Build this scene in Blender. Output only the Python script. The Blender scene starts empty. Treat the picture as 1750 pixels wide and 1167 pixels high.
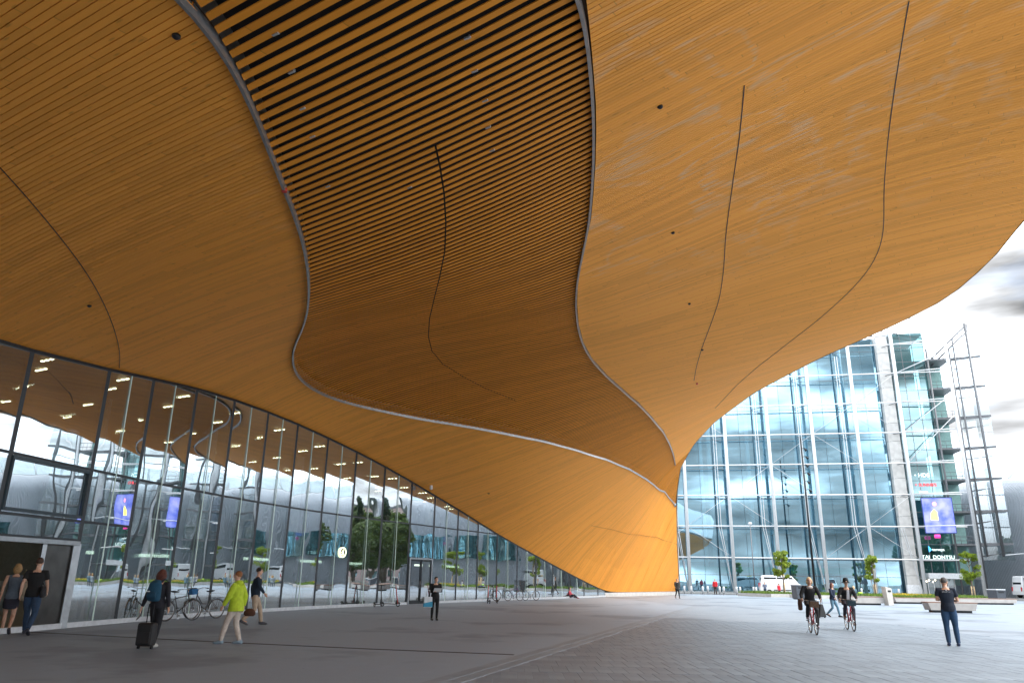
import bpy, bmesh, math, random
import numpy as np
from mathutils import Vector, Matrix
R = math.radians
random.seed(7); np.random.seed(7)
sc = bpy.context.scene
col = sc.collection

# ------------------------------------------------------------------ camera
EYE = 1.62
FPX = 1290.0
PITCH = math.atan(402.0 / FPX)
ROLL = 0.017
cam_d = bpy.data.cameras.new('camera')
cam = bpy.data.objects.new('camera', cam_d); col.objects.link(cam)
cam_d.sensor_width = 36.0; cam_d.sensor_fit = 'HORIZONTAL'
cam_d.lens = 36.0 * FPX / 1750.0
cam_d.clip_start = 0.1; cam_d.clip_end = 4000
_U = Vector((0, -math.sin(PITCH), math.cos(PITCH))); _F = Vector((0, math.cos(PITCH), math.sin(PITCH)))
_X = Vector((1, 0, 0))
_r = _X * math.cos(ROLL) + _U * math.sin(ROLL); _u = _U * math.cos(ROLL) - _X * math.sin(ROLL)
cam.matrix_world = Matrix(((_r.x, _u.x, -_F.x, 0), (_r.y, _u.y, -_F.y, 0), (_r.z, _u.z, -_F.z, EYE), (0, 0, 0, 1)))
sc.camera = cam

# ------------------------------------------------------------------ world, sun, exposure
SUN_EL, SUN_AZ = R(50), R(118)          # azimuth measured clockwise from +Y (camera heading)
world = bpy.data.worlds.new('World'); sc.world = world; world.use_nodes = True
wn = world.node_tree; wn.nodes.clear()
def wnode(t, **k):
    n = wn.nodes.new(t)
    for a, b in k.items(): setattr(n, a, b)
    return n
w_out = wnode('ShaderNodeOutputWorld'); w_bg = wnode('ShaderNodeBackground')
sky = wnode('ShaderNodeTexSky', sky_type='NISHITA', sun_disc=False)
sky.sun_elevation = SUN_EL; sky.sun_rotation = SUN_AZ
sky.air_density = 1.0; sky.dust_density = 1.5; sky.ozone_density = 2.0
tc = wnode('ShaderNodeTexCoord'); mp = wnode('ShaderNodeMapping')
mp.inputs['Scale'].default_value = (1.0, 1.0, 3.2)
n1 = wnode('ShaderNodeTexNoise'); n1.inputs['Scale'].default_value = 2.1; n1.inputs['Detail'].default_value = 7; n1.inputs['Roughness'].default_value = 0.55
n2 = wnode('ShaderNodeTexNoise'); n2.inputs['Scale'].default_value = 3.4; n2.inputs['Detail'].default_value = 5
mp2 = wnode('ShaderNodeMapping'); mp2.inputs['Scale'].default_value = (1, 1, 4.5); mp2.inputs['Location'].default_value = (3.1, 1.7, 0.4)
r1 = wnode('ShaderNodeValToRGB'); r1.color_ramp.elements[0].position = 0.22; r1.color_ramp.elements[1].position = 0.40
r2 = wnode('ShaderNodeValToRGB'); r2.color_ramp.elements[0].position = 0.42; r2.color_ramp.elements[1].position = 0.70; _e = r2.color_ramp.elements.new(0.56); _e.color = (9.4, 10.1, 11.0, 1)
r2.color_ramp.elements[0].color = (14.8, 16.2, 17.8, 1); r2.color_ramp.elements[1].color = (4.0, 4.1, 4.25, 1)
mx = wnode('ShaderNodeMix', data_type='RGBA')
L = wn.links.new
L(tc.outputs['Generated'], mp.inputs['Vector']); L(mp.outputs[0], n1.inputs['Vector'])
L(tc.outputs['Generated'], mp2.inputs['Vector']); L(mp2.outputs[0], n2.inputs['Vector'])
L(n1.outputs['Fac'], r1.inputs['Fac']); L(n2.outputs['Fac'], r2.inputs['Fac'])
L(r1.outputs['Color'], mx.inputs['Factor']); L(sky.outputs['Color'], mx.inputs['A']); L(r2.outputs['Color'], mx.inputs['B'])
L(mx.outputs['Result'], w_bg.inputs['Color']); w_bg.inputs['Strength'].default_value = 0.10
L(w_bg.outputs[0], w_out.inputs['Surface'])
sun_d = bpy.data.lights.new('sun', 'SUN'); sun_d.energy = 1.5; sun_d.angle = R(28); sun_d.color = (1.0, 0.96, 0.90)
sun = bpy.data.objects.new('sun', sun_d); col.objects.link(sun)
_sd = Vector((math.sin(SUN_AZ) * math.cos(SUN_EL), math.cos(SUN_AZ) * math.cos(SUN_EL), math.sin(SUN_EL)))
sun.rotation_euler = _sd.to_track_quat('Z', 'Y').to_euler()
vs = sc.view_settings
vs.view_transform = 'Standard'; vs.look = 'None'; vs.gamma = 1.0; vs.use_curve_mapping = False
vs.exposure = 1.6
sc.cycles.max_bounces = 8; sc.cycles.diffuse_bounces = 4; sc.cycles.glossy_bounces = 4; sc.cycles.transparent_max_bounces = 16

# ------------------------------------------------------------------ placing helpers
def pray(x, y):
    a = x - 875.0; b = 583.5 - y
    a2 = a * math.cos(ROLL) - b * math.sin(ROLL); b2 = a * math.sin(ROLL) + b * math.cos(ROLL)
    return a2, FPX * math.cos(PITCH) - b2 * math.sin(PITCH), b2 * math.cos(PITCH) + FPX * math.sin(PITCH)
def at(x, y, z=0.0):
    a, f, u = pray(x, y); k = (z - EYE) / u
    return Vector((a * k, f * k, z))
def at_y(x, y, Y):
    a, f, u = pray(x, y); k = Y / f
    return Vector((a * k, Y, EYE + u * k))
LX, LY = 0.5, 0.8660254                      # long axis of the library; cross axis is (LY, -LX)
def st(s, t, z=0.0): return Vector((s * LX + t * LY, s * LY - t * LX, z))

# ------------------------------------------------------------------ object helpers
def tag(o, label=None, cat=None, group=None, kind=None):
    if label: o['label'] = label
    if cat: o['category'] = cat
    if group: o['group'] = group
    if kind: o['kind'] = kind
    return o
def thing(name, label, cat, loc=(0, 0, 0), rz=0, group=None, kind=None):
    o = bpy.data.objects.new(name, None); o.empty_display_size = 0.2
    col.objects.link(o); o.location = loc; o.rotation_euler = (0, 0, rz)
    return tag(o, label, cat, group, kind)
def copy_tree(o, parent=None, loc=None, rz=None, label=None, scale=None):
    c = o.copy(); col.objects.link(c)
    if parent is not None: c.parent = parent
    if loc is not None: c.location = loc
    if rz is not None: c.rotation_euler = (0, 0, rz)
    if scale is not None: c.scale = (scale,) * 3
    if label: c['label'] = label
    for ch in o.children: copy_tree(ch, c)
    return c
class MB:
    def __init__(s): s.v = []; s.f = []; s.sm = []
    def add(s, vs, fs, sm=False):
        b = len(s.v); s.v.extend([tuple(p) for p in vs]); s.f.extend([tuple(i + b for i in f) for f in fs]); s.sm.extend([sm] * len(fs)); return s
    def box(s, c, d, rz=0.0, m=None):
        x, y, z = d[0] / 2, d[1] / 2, d[2] / 2
        P = [Vector((i * x, j * y, k * z)) for i in (-1, 1) for j in (-1, 1) for k in (-1, 1)]
        if m is not None: P = [m @ p for p in P]
        elif rz: P = [Matrix.Rotation(rz, 3, 'Z') @ p for p in P]
        P = [p + Vector(c) for p in P]
        return s.add(P, [(0, 1, 3, 2), (4, 6, 7, 5), (0, 4, 5, 1), (2, 3, 7, 6), (0, 2, 6, 4), (1, 5, 7, 3)])
    def beam(s, a, b, w, h, up=(0, 0, 1)):
        a = Vector(a); b = Vector(b); d = (b - a).normalized(); u = Vector(up)
        if abs(d.dot(u)) > 0.98: u = Vector((0, 1, 0))
        x = d.cross(u).normalized(); y = x.cross(d)
        P = [p + x * i * w / 2 + y * j * h / 2 for p in (a, b) for i, j in ((-1, -1), (1, -1), (1, 1), (-1, 1))]
        return s.add(P, [(3, 2, 1, 0), (4, 5, 6, 7), (0, 1, 5, 4), (1, 2, 6, 5), (2, 3, 7, 6), (3, 0, 4, 7)])
    def tube(s, pts, r, n=8, cap=True, sm=True, flat=None, xdir=None):
        """pts path, r radius or list; each radius may be (rx, ry)"""
        pts = [Vector(p) for p in pts]; m = len(pts)
        rr = r if isinstance(r, (list, tuple)) and len(r) == m else [r] * m
        V = []; prev = None
        for i, p in enumerate(pts):
            d = (pts[min(i + 1, m - 1)] - pts[max(i - 1, 0)]).normalized()
            if xdir is not None: x = Vector(xdir); x = (x - d * x.dot(d)).normalized()
            elif prev is None:
                u = Vector((0, 0, 1)) if abs(d.z) < 0.9 else Vector((1, 0, 0)); x = d.cross(u).normalized()
            else: x = (prev - d * prev.dot(d)).normalized()
            prev = x; y = d.cross(x)
            rx, ry = rr[i] if isinstance(rr[i], (tuple, list)) else (rr[i], rr[i])
            for k in range(n):
                a = 2 * math.pi * k / n; V.append(p + x * math.cos(a) * rx + y * math.sin(a) * ry)
        F = [(i * n + k, i * n + (k + 1) % n, (i + 1) * n + (k + 1) % n, (i + 1) * n + k) for i in range(m - 1) for k in range(n)]
        s.add(V, F, sm)
        if cap:
            b = len(s.v) - len(V); s.f.append(tuple(b + k for k in reversed(range(n)))); s.f.append(tuple(b + (m - 1) * n + k for k in range(n))); s.sm.extend([False, False])
        return s
    def ball(s, c, r, nu=12, nv=8, m=None):
        rx, ry, rz = r if isinstance(r, (tuple, list)) else (r, r, r); c = Vector(c); V = []
        for j in range(1, nv):
            ph = math.pi * j / nv
            for i in range(nu):
                a = 2 * math.pi * i / nu; V.append(Vector((rx * math.sin(ph) * math.cos(a), ry * math.sin(ph) * math.sin(a), rz * math.cos(ph))))
        V.append(Vector((0, 0, rz))); V.append(Vector((0, 0, -rz)))
        if m is not None: V = [m @ v for v in V]
        V = [v + c for v in V]; T = len(V) - 2
        F = [(j * nu + i, (j + 1) * nu + i, (j + 1) * nu + (i + 1) % nu, j * nu + (i + 1) % nu) for j in range(nv - 2) for i in range(nu)]
        F += [(T, i, (i + 1) % nu) for i in range(nu)]; q = (nv - 2) * nu
        F += [(T + 1, q + (i + 1) % nu, q + i) for i in range(nu)]
        return s.add(V, F, True)
    def ring(s, c, R_, r, ax='y', n=28, k=6):
        V = []; c = Vector(c)
        for i in range(n):
            a = 2 * math.pi * i / n
            for j in range(k):
                b = 2 * math.pi * j / k; q = R_ + r * math.cos(b); w = r * math.sin(b)
                p = {'x': (w, q * math.cos(a), q * math.sin(a)), 'y': (q * math.cos(a), w, q * math.sin(a)), 'z': (q * math.cos(a), q * math.sin(a), w)}[ax]
                V.append(c + Vector(p))
        F = [(i * k + j, ((i + 1) % n) * k + j, ((i + 1) % n) * k + (j + 1) % k, i * k + (j + 1) % k) for i in range(n) for j in range(k)]
        return s.add(V, F, True)
    def prism(s, poly, d, axis=1):
        """poly = 2D outline; extruded by d along axis"""
        n = len(poly); V = []
        for q in (-d / 2, d / 2):
            for a, b in poly: V.append({0: (q, a, b), 1: (a, q, b), 2: (a, b, q)}[axis])
        F = [tuple(range(n)), tuple(reversed(range(n, 2 * n)))] + [(i, i + n, (i + 1) % n + n, (i + 1) % n) for i in range(n)]
        return s.add(V, F)
    def build(s, name, mat, parent=None, bevel=0, remesh=0, kind=None, label=None, loc=None, rz=None, smooth=None, fixn=True):
        me = bpy.data.meshes.new(name); me.from_pydata(s.v, [], s.f)
        me.polygons.foreach_set('use_smooth', [bool(x) if smooth is None else smooth for x in s.sm])
        if fixn and len(s.f) < 6000:
            b = bmesh.new(); b.from_mesh(me); bmesh.ops.recalc_face_normals(b, faces=b.faces); b.to_mesh(me); b.free()
        me.materials.append(mat); me.update()
        o = bpy.data.objects.new(name, me); col.objects.link(o)
        if parent is not None: o.parent = parent
        if loc is not None: o.location = loc
        if rz is not None: o.rotation_euler = (0, 0, rz)
        if bevel:
            m = o.modifiers.new('bevel', 'BEVEL'); m.width = bevel; m.segments = 2; m.limit_method = 'ANGLE'
        if remesh:
            m = o.modifiers.new('remesh', 'REMESH'); m.mode = 'VOXEL'; m.voxel_size = remesh; m.use_smooth_shade = True
            m = o.modifiers.new('smooth', 'SMOOTH'); m.factor = 0.5; m.iterations = 2
        if kind: o['kind'] = kind
        if label: o['label'] = label
        return o
def inst(o, parent, loc=None, rz=None, mat=None):
    c = o.copy(); col.objects.link(c); c.parent = parent
    if loc is not None: c.location = loc
    if rz is not None: c.rotation_euler = (0, 0, rz)
    return c

# ------------------------------------------------------------------ materials
_M = {}
def mat(name, color, rough=0.6, metal=0.0, var=0.12, scale=6.0, bump=0.0, spec=0.5, coat=0.0, emit=None, es=0.0, rnd=0.0):
    if name in _M: return _M[name]
    m = bpy.data.materials.new(name); m.use_nodes = True; nt = m.node_tree; b = nt.nodes['Principled BSDF']
    b.inputs['Roughness'].default_value = rough; b.inputs['Metallic'].default_value = metal
    b.inputs['Specular IOR Level'].default_value = spec; b.inputs['Coat Weight'].default_value = coat
    t = nt.nodes.new('ShaderNodeTexCoord'); n = nt.nodes.new('ShaderNodeTexNoise'); n.inputs['Scale'].default_value = scale; n.inputs['Detail'].default_value = 6
    nt.links.new(t.outputs['Object'], n.inputs['Vector'])
    rp = nt.nodes.new('ShaderNodeValToRGB'); rp.color_ramp.elements[0].position = 0.3; rp.color_ramp.elements[1].position = 0.7
    c = color
    rp.color_ramp.elements[0].color = (c[0] * (1 - var), c[1] * (1 - var), c[2] * (1 - var), 1)
    rp.color_ramp.elements[1].color = (min(1, c[0] * (1 + var)), min(1, c[1] * (1 + var)), min(1, c[2] * (1 + var)), 1)
    nt.links.new(n.outputs['Fac'], rp.inputs['Fac'])
    src = rp.outputs['Color']
    if rnd:
        oi = nt.nodes.new('ShaderNodeObjectInfo'); mr = nt.nodes.new('ShaderNodeMapRange'); mr.inputs['To Min'].default_value = 1 - rnd; mr.inputs['To Max'].default_value = 1 + rnd
        nt.links.new(oi.outputs['Random'], mr.inputs['Value']); vm = nt.nodes.new('ShaderNodeVectorMath'); vm.operation = 'SCALE'
        nt.links.new(src, vm.inputs[0]); nt.links.new(mr.outputs[0], vm.inputs['Scale']); src = vm.outputs[0]
    nt.links.new(src, b.inputs['Base Color'])
    if bump:
        bp = nt.nodes.new('ShaderNodeBump'); bp.inputs['Strength'].default_value = bump; bp.inputs['Distance'].default_value = 0.02
        n2_ = nt.nodes.new('ShaderNodeTexNoise'); n2_.inputs['Scale'].default_value = scale * 5; n2_.inputs['Detail'].default_value = 4
        nt.links.new(t.outputs['Object'], n2_.inputs['Vector']); nt.links.new(n2_.outputs['Fac'], bp.inputs['Height']); nt.links.new(bp.outputs[0], b.inputs['Normal'])
    if emit: b.inputs['Emission Color'].default_value = (*emit, 1); b.inputs['Emission Strength'].default_value = es
    _M[name] = m; return m
def glass_mat(name, tint, refl, trans=(0.8, 0.9, 0.9), wob=0.0, wscale=0.6, rough=0.0, rtint=(1, 1, 1), vstretch=1.0):
    """thin architectural glass: part mirror, part see-through; refl = facing reflectance"""
    if name in _M: return _M[name]
    m = bpy.data.materials.new(name); m.use_nodes = True; nt = m.node_tree; nt.nodes.clear()
    o = nt.nodes.new('ShaderNodeOutputMaterial'); g = nt.nodes.new('ShaderNodeBsdfGlossy'); g.inputs['Roughness'].default_value = rough
    ob = nt.nodes.new('ShaderNodeObjectInfo'); ov = nt.nodes.new('ShaderNodeMapRange'); ov.inputs['To Min'].default_value = 0.86; ov.inputs['To Max'].default_value = 1.03
    nt.links.new(ob.outputs['Random'], ov.inputs['Value']); oc = nt.nodes.new('ShaderNodeVectorMath'); oc.operation = 'SCALE'; oc.inputs[0].default_value = rtint
    nt.links.new(ov.outputs[0], oc.inputs['Scale']); nt.links.new(oc.outputs[0], g.inputs['Color'])
    tr = nt.nodes.new('ShaderNodeBsdfTransparent'); tr.inputs['Color'].default_value = (*trans, 1)
    df = nt.nodes.new('ShaderNodeBsdfDiffuse'); df.inputs['Color'].default_value = (*tint, 1)
    m0 = nt.nodes.new('ShaderNodeMixShader'); m0.inputs[0].default_value = 0.06
    nt.links.new(tr.outputs[0], m0.inputs[1]); nt.links.new(df.outputs[0], m0.inputs[2])
    fr = nt.nodes.new('ShaderNodeLayerWeight'); fr.inputs['Blend'].default_value = 0.5; pw = nt.nodes.new('ShaderNodeMath'); pw.operation = 'POWER'; pw.inputs[1].default_value = 3.5; nt.links.new(fr.outputs['Facing'], pw.inputs[0])
    mr = nt.nodes.new('ShaderNodeMapRange'); mr.inputs['To Min'].default_value = refl; mr.inputs['To Max'].default_value = 1.0
    nt.links.new(pw.outputs[0], mr.inputs['Value'])
    ms = nt.nodes.new('ShaderNodeMixShader'); nt.links.new(mr.outputs[0], ms.inputs[0]); nt.links.new(m0.outputs[0], ms.inputs[1]); nt.links.new(g.outputs[0], ms.inputs[2])
    nt.links.new(ms.outputs[0], o.inputs['Surface'])
    if wob:
        ge = nt.nodes.new('ShaderNodeNewGeometry'); oi = nt.nodes.new('ShaderNodeObjectInfo')
        ad = nt.nodes.new('ShaderNodeVectorMath'); ad.operation = 'ADD'
        sc_ = nt.nodes.new('ShaderNodeVectorMath'); sc_.operation = 'SCALE'; sc_.inputs['Scale'].default_value = 3.0
        cb = nt.nodes.new('ShaderNodeCombineXYZ'); nt.links.new(oi.outputs['Random'], cb.inputs[0]); nt.links.new(oi.outputs['Random'], cb.inputs[2])
        nt.links.new(cb.outputs[0], sc_.inputs[0]); nt.links.new(ge.outputs['Position'], ad.inputs[0]); nt.links.new(sc_.outputs[0], ad.inputs[1])
        mpg = nt.nodes.new('ShaderNodeMapping'); mpg.inputs['Scale'].default_value = (1, 1, vstretch); nt.links.new(ad.outputs[0], mpg.inputs['Vector'])
        n = nt.nodes.new('ShaderNodeTexNoise'); n.inputs['Scale'].default_value = wscale; n.inputs['Detail'].default_value = 1.5
        nt.links.new(mpg.outputs[0], n.inputs['Vector'])
        bp = nt.nodes.new('ShaderNodeBump'); bp.inputs['Strength'].default_value = 1.0; bp.inputs['Distance'].default_value = wob
        nt.links.new(n.outputs['Fac'], bp.inputs['Height']); nt.links.new(bp.outputs[0], g.inputs['Normal'])
    _M[name] = m; return m
# ================================================================== library: surface definition
def smooth_table(rows, lo=-40, hi=90, step=0.25, sig=1.2):
    rows = np.array(rows, float); xs = np.arange(lo - 6, hi + 6, step)
    k = np.exp(-0.5 * (np.arange(-24, 25) * step / sig) ** 2); k /= k.sum(); outs = []
    for c in range(1, rows.shape[1]):
        y = np.interp(xs, rows[:, 0], rows[:, c])
        y2 = np.convolve(np.pad(y, 24, mode='edge'), k, mode='valid'); outs.append(y2)
    return xs, outs
_gx, (_gt, _gz) = smooth_table([(-46, -14, 2.0), (-20, -13.5, 5.6), (-10, -14.5, 6.3), (0, -17.0, 6.8), (6, -19.3, 7.0), (10.5, -21.4, 7.35), (13.3, -22.63, 7.7), (15.6, -23.63, 8.02), (18.2, -24.62, 8.4), (20.8, -25.47, 8.55), (23.2, -26.2, 8.6),
    (25.9, -26.9, 8.55), (28.5, -27.4, 8.35), (31.3, -27.85, 8.07), (34, -28.05, 7.64), (36.8, -28.2, 7.09), (39.7, -28.4, 6.48), (42.6, -28.6, 5.92), (45.3, -28.8, 5.32), (48.2, -28.9, 4.61), (53, -29.0, 3.6), (57.2, -29.1, 2.74),
    (63, -29.15, 1.55), (68.9, -29.2, 0.42), (70, -29.18, 0.36), (78, -28.8, 0.36), (86.4, -28.1, 0.36), (96, -27, 0.36)], sig=1.5)
_ep = [(-46, 0, 2.5), (-30, 7, 7.5), (-12, 11.0, 10.6), (2, 10.6, 11.7), (10, 8.4, 11.9), (18, 5.3, 12.0)]
def _es(px, py, s):
    a, f, u = pray(px, py); k = s / (a * LX + f * LY); return (s, k * (a * LY - f * LX), EYE + k * u)
for px, py, s in [(1750, 375, 25.2), (1700, 440, 27.8), (1620, 510, 31.5), (1530, 555, 34.2), (1400, 612, 39.2), (1290, 670, 46), (1220, 722, 54), (1185, 760, 61.5), (1163, 800, 69), (1156, 850, 75), (1157, 930, 80.5), (1160, 985, 84.6), (1160, 1008, 86.2)]:
    _ep.append(_es(px, py, s))
_ep.append((96, _ep[-1][1] + 0.5, 0.36))
_ex, (_et, _ez) = smooth_table(_ep, sig=0.8)
S_END = 86.2
def G(s): return float(np.interp(s, _gx, _gt)), float(np.interp(s, _gx, _gz))
def E(s): return float(np.interp(s, _ex, _et)), float(np.interp(s, _ex, _ez))
_sn = [-6, 2, 8, 14, 20, 26, 32, 38, 44, 50, 57, 64, 70, 76, 82]      # how far each cross section bows away from a straight line
_cx, _cc = smooth_table([(-46, -1.5, 0.4, 0)] + list(zip(_sn, [-2.2, -1.4, -0.7, 0.0, 0.25, 0.42, 0.38, 0.12, 0.0, 0.2, 0.34, 0.35, 0.33, 0.2, 0.0],
    [0.9, 0.7, 0.2, -0.45, -0.05, 0.28, 0.24, -0.18, -0.1, -0.05, 0.03, 0.0, 0, 0, 0], [0, 0, 0.1, 0.3, 0.42, 0.2, -0.04, -0.09, -0.04, -0.02, 0.12, 0.15, 0.12, 0.05, 0])), sig=2.6)
def Zs(s, t):
    gt, gz = G(s); et, ez = E(s); W = max(et - gt, 0.05); w = min(max((t - gt) / W, 0.0), 1.0)
    a, b, c = (float(np.interp(s, _cx, q)) for q in _cc)
    return gz + (ez - gz) * w + a * 4 * w * (1 - w) + b * 10 * w * (1 - w) * (1 - 2 * w) + c * math.sin(3 * math.pi * w)
def hit(px, py):
    """first meeting of the line of sight with the soffit surface -> (s, t)"""
    a, f, u = pray(px, py); cs = a * LX + f * LY; ct = a * LY - f * LX; prev = None; k = 0.0015
    while k < 0.12:
        s, t, z = cs * k, ct * k, EYE + u * k
        g, e = G(s)[0], E(s)[0]
        d = z - Zs(s, t) if (g - 0.6 < t < e + 0.8 and s < S_END) else None
        if d is not None and prev is not None and prev < 0 <= d: return s, t
        prev = d if d is not None else prev; k += 0.00004
    return None

def wood_mat(name, base, rough=0.55, stains=False, vary=0.13):
    m = bpy.data.materials.new(name); m.use_nodes = True; nt = m.node_tree; b = nt.nodes['Principled BSDF']; N = nt.nodes.new; K = nt.links.new
    b.inputs['Roughness'].default_value = rough; b.inputs['Specular IOR Level'].default_value = 0.15
    g = N('ShaderNodeNewGeometry'); oi = N('ShaderNodeObjectInfo')
    mp_ = N('ShaderNodeMapping'); mp_.vector_type = 'POINT'; mp_.inputs['Rotation'].default_value = (0, 0, R(30))
    K(g.outputs['Position'], mp_.inputs['Vector'])
    st_ = N('ShaderNodeMapping'); st_.inputs['Scale'].default_value = (0.55, 9, 1.0); K(mp_.outputs[0], st_.inputs['Vector'])
    gr = N('ShaderNodeTexNoise'); gr.inputs['Scale'].default_value = 1.6; gr.inputs['Detail'].default_value = 5; K(st_.outputs[0], gr.inputs['Vector'])
    add = N('ShaderNodeMath'); add.operation = 'ADD'; K(g.outputs['Random Per Island'], add.inputs[0]); K(oi.outputs['Random'], add.inputs[1])
    fr = N('ShaderNodeMath'); fr.operation = 'FRACT'; K(add.outputs[0], fr.inputs[0])
    # boards are jointed every few metres: tone changes along the run
    sx = N('ShaderNodeSeparateXYZ'); K(mp_.outputs[0], sx.inputs[0])
    m4 = N('ShaderNodeMath'); m4.operation = 'MULTIPLY_ADD'; m4.inputs[1].default_value = 0.24; K(sx.outputs[0], m4.inputs[0])
    m5 = N('ShaderNodeMath'); m5.operation = 'MULTIPLY'; m5.inputs[1].default_value = 37.0; K(fr.outputs[0], m5.inputs[0]); K(m5.outputs[0], m4.inputs[2])
    fl = N('ShaderNodeMath'); fl.operation = 'FLOOR'; K(m4.outputs[0], fl.inputs[0])
    cb = N('ShaderNodeCombineXYZ'); K(fl.outputs[0], cb.inputs[0]); K(fr.outputs[0], cb.inputs[1])
    wn_ = N('ShaderNodeTexWhiteNoise'); wn_.noise_dimensions = '2D'; K(cb.outputs[0], wn_.inputs['Vector'])
    big = N('ShaderNodeTexNoise'); big.inputs['Scale'].default_value = 0.16; big.inputs['Detail'].default_value = 3; K(st_.outputs[0], big.inputs['Vector'])
    s1 = N('ShaderNodeMath'); s1.operation = 'MULTIPLY_ADD'; s1.inputs[1].default_value = vary * 1.5; s1.inputs[2].default_value = 1 - vary * 0.75; K(wn_.outputs['Value'], s1.inputs[0])
    s2 = N('ShaderNodeMath'); s2.operation = 'MULTIPLY_ADD'; s2.inputs[1].default_value = 0.2; K(gr.outputs['Fac'], s2.inputs[0]); s2.inputs[2].default_value = 0.9
    s3 = N('ShaderNodeMath'); s3.operation = 'MULTIPLY_ADD'; s3.inputs[1].default_value = 0.24; K(big.outputs['Fac'], s3.inputs[0]); s3.inputs[2].default_value = 0.88
    p1 = N('ShaderNodeMath'); p1.operation = 'MULTIPLY'; K(s1.outputs[0], p1.inputs[0]); K(s2.outputs[0], p1.inputs[1])
    p2 = N('ShaderNodeMath'); p2.operation = 'MULTIPLY'; K(p1.outputs[0], p2.inputs[0]); K(s3.outputs[0], p2.inputs[1])
    # knots
    kv = N('ShaderNodeMapping'); kv.inputs['Scale'].default_value = (2.2, 7.6, 1); K(mp_.outputs[0], kv.inputs['Vector'])
    kn = N('ShaderNodeTexVoronoi'); kn.inputs['Scale'].default_value = 0.85; K(kv.outputs[0], kn.inputs['Vector'])
    kr = N('ShaderNodeMapRange'); kr.inputs['From Min'].default_value = 0.06; kr.inputs['From Max'].default_value = 0.16; kr.inputs['To Min'].default_value = 0.72; kr.inputs['To Max'].default_value = 1.0; K(kn.outputs['Distance'], kr.inputs['Value'])
    p3 = N('ShaderNodeMath'); p3.operation = 'MULTIPLY'; K(p2.outputs[0], p3.inputs[0]); K(kr.outputs[0], p3.inputs[1])
    bj = N('ShaderNodeMath'); bj.operation = 'FRACT'; K(m4.outputs[0], bj.inputs[0])
    bq = N('ShaderNodeMapRange'); bq.inputs['From Min'].default_value = 0.002; bq.inputs['From Max'].default_value = 0.006; bq.inputs['To Min'].default_value = 0.76; bq.inputs['To Max'].default_value = 1.0; K(bj.outputs[0], bq.inputs['Value'])
    p4 = N('ShaderNodeMath'); p4.operation = 'MULTIPLY'; K(p3.outputs[0], p4.inputs[0]); K(bq.outputs[0], p4.inputs[1])
    vm = N('ShaderNodeVectorMath'); vm.operation = 'SCALE'; vm.inputs[0].default_value = base; K(p4.outputs[0], vm.inputs['Scale'])
    out = vm.outputs[0]
    if stains:   # lime bloom left by water that dried on the boards
        q = N('ShaderNodeTexNoise'); q.inputs['Scale'].default_value = 0.42; q.inputs['Detail'].default_value = 2.5; q.inputs['Distortion'].default_value = 0.8; K(mp_.outputs[0], q.inputs['Vector'])
        sb = N('ShaderNodeMath'); sb.operation = 'SUBTRACT'; sb.inputs[1].default_value = 0.5; K(q.outputs['Fac'], sb.inputs[0])
        ab = N('ShaderNodeMath'); ab.operation = 'ABSOLUTE'; K(sb.outputs[0], ab.inputs[0])
        r_ = N('ShaderNodeMapRange'); r_.inputs['From Min'].default_value = 0.0; r_.inputs['From Max'].default_value = 0.05; r_.inputs['To Min'].default_value = 1; r_.inputs['To Max'].default_value = 0; K(ab.outputs[0], r_.inputs['Value'])
        q2 = N('ShaderNodeTexNoise'); q2.inputs['Scale'].default_value = 0.9; q2.inputs['Detail'].default_value = 6; K(st_.outputs[0], q2.inputs['Vector'])
        r2_ = N('ShaderNodeMapRange'); r2_.inputs['From Min'].default_value = 0.42; r2_.inputs['From Max'].default_value = 0.62; K(q2.outputs['Fac'], r2_.inputs['Value'])
        # limited to the patch beside the slatted band
        ctr = st(*hit(1190, 250), 10.5); ds = N('ShaderNodeVectorMath'); ds.operation = 'DISTANCE'; ds.inputs[1].default_value = ctr; K(g.outputs['Position'], ds.inputs[0])
        r3_ = N('ShaderNodeMapRange'); r3_.inputs['From Min'].default_value = 3.2; r3_.inputs['From Max'].default_value = 10.5; r3_.inputs['To Min'].default_value = 0.5; r3_.inputs['To Max'].default_value = 0; K(ds.outputs['Value'], r3_.inputs['Value'])
        a1 = N('ShaderNodeMath'); a1.operation = 'MULTIPLY'; K(r_.outputs[0], a1.inputs[0]); K(r2_.outputs[0], a1.inputs[1])
        a2 = N('ShaderNodeMath'); a2.operation = 'MULTIPLY'; K(a1.outputs[0], a2.inputs[0]); K(r3_.outputs[0], a2.inputs[1])
        mxx = N('ShaderNodeMix'); mxx.data_type = 'RGBA'; K(a2.outputs[0], mxx.inputs['Factor']); K(out, mxx.inputs['A']); mxx.inputs['B'].default_value = (0.75, 0.60, 0.42, 1); out = mxx.outputs['Result']
    K(out, b.inputs['Base Color'])
    bp = N('ShaderNodeBump'); bp.inputs['Strength'].default_value = 0.25; bp.inputs['Distance'].default_value = 0.004; K(gr.outputs['Fac'], bp.inputs['Height']); K(bp.outputs[0], b.inputs['Normal'])
    return m
WOODC = (0.96, 0.39, 0.062)
m_plank = wood_mat('spruce_planks', WOODC, stains=True)
m_slat = wood_mat('spruce_slats', (0.82, 0.30, 0.032))
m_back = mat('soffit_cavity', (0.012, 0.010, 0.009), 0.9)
m_backw = mat('soffit_groove', (0.055, 0.024, 0.008), 0.9)
m_steel = mat('trim_steel', (0.42, 0.42, 0.42), 0.35, 0.8)
m_black = mat('black_metal', (0.015, 0.017, 0.02), 0.5, 0.3)
m_concrete = mat('pale_concrete', (0.42, 0.41, 0.39), 0.8, scale=3, bump=0.2)
m_fascia = mat('white_panels', (0.7, 0.71, 0.72), 0.35)

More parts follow.
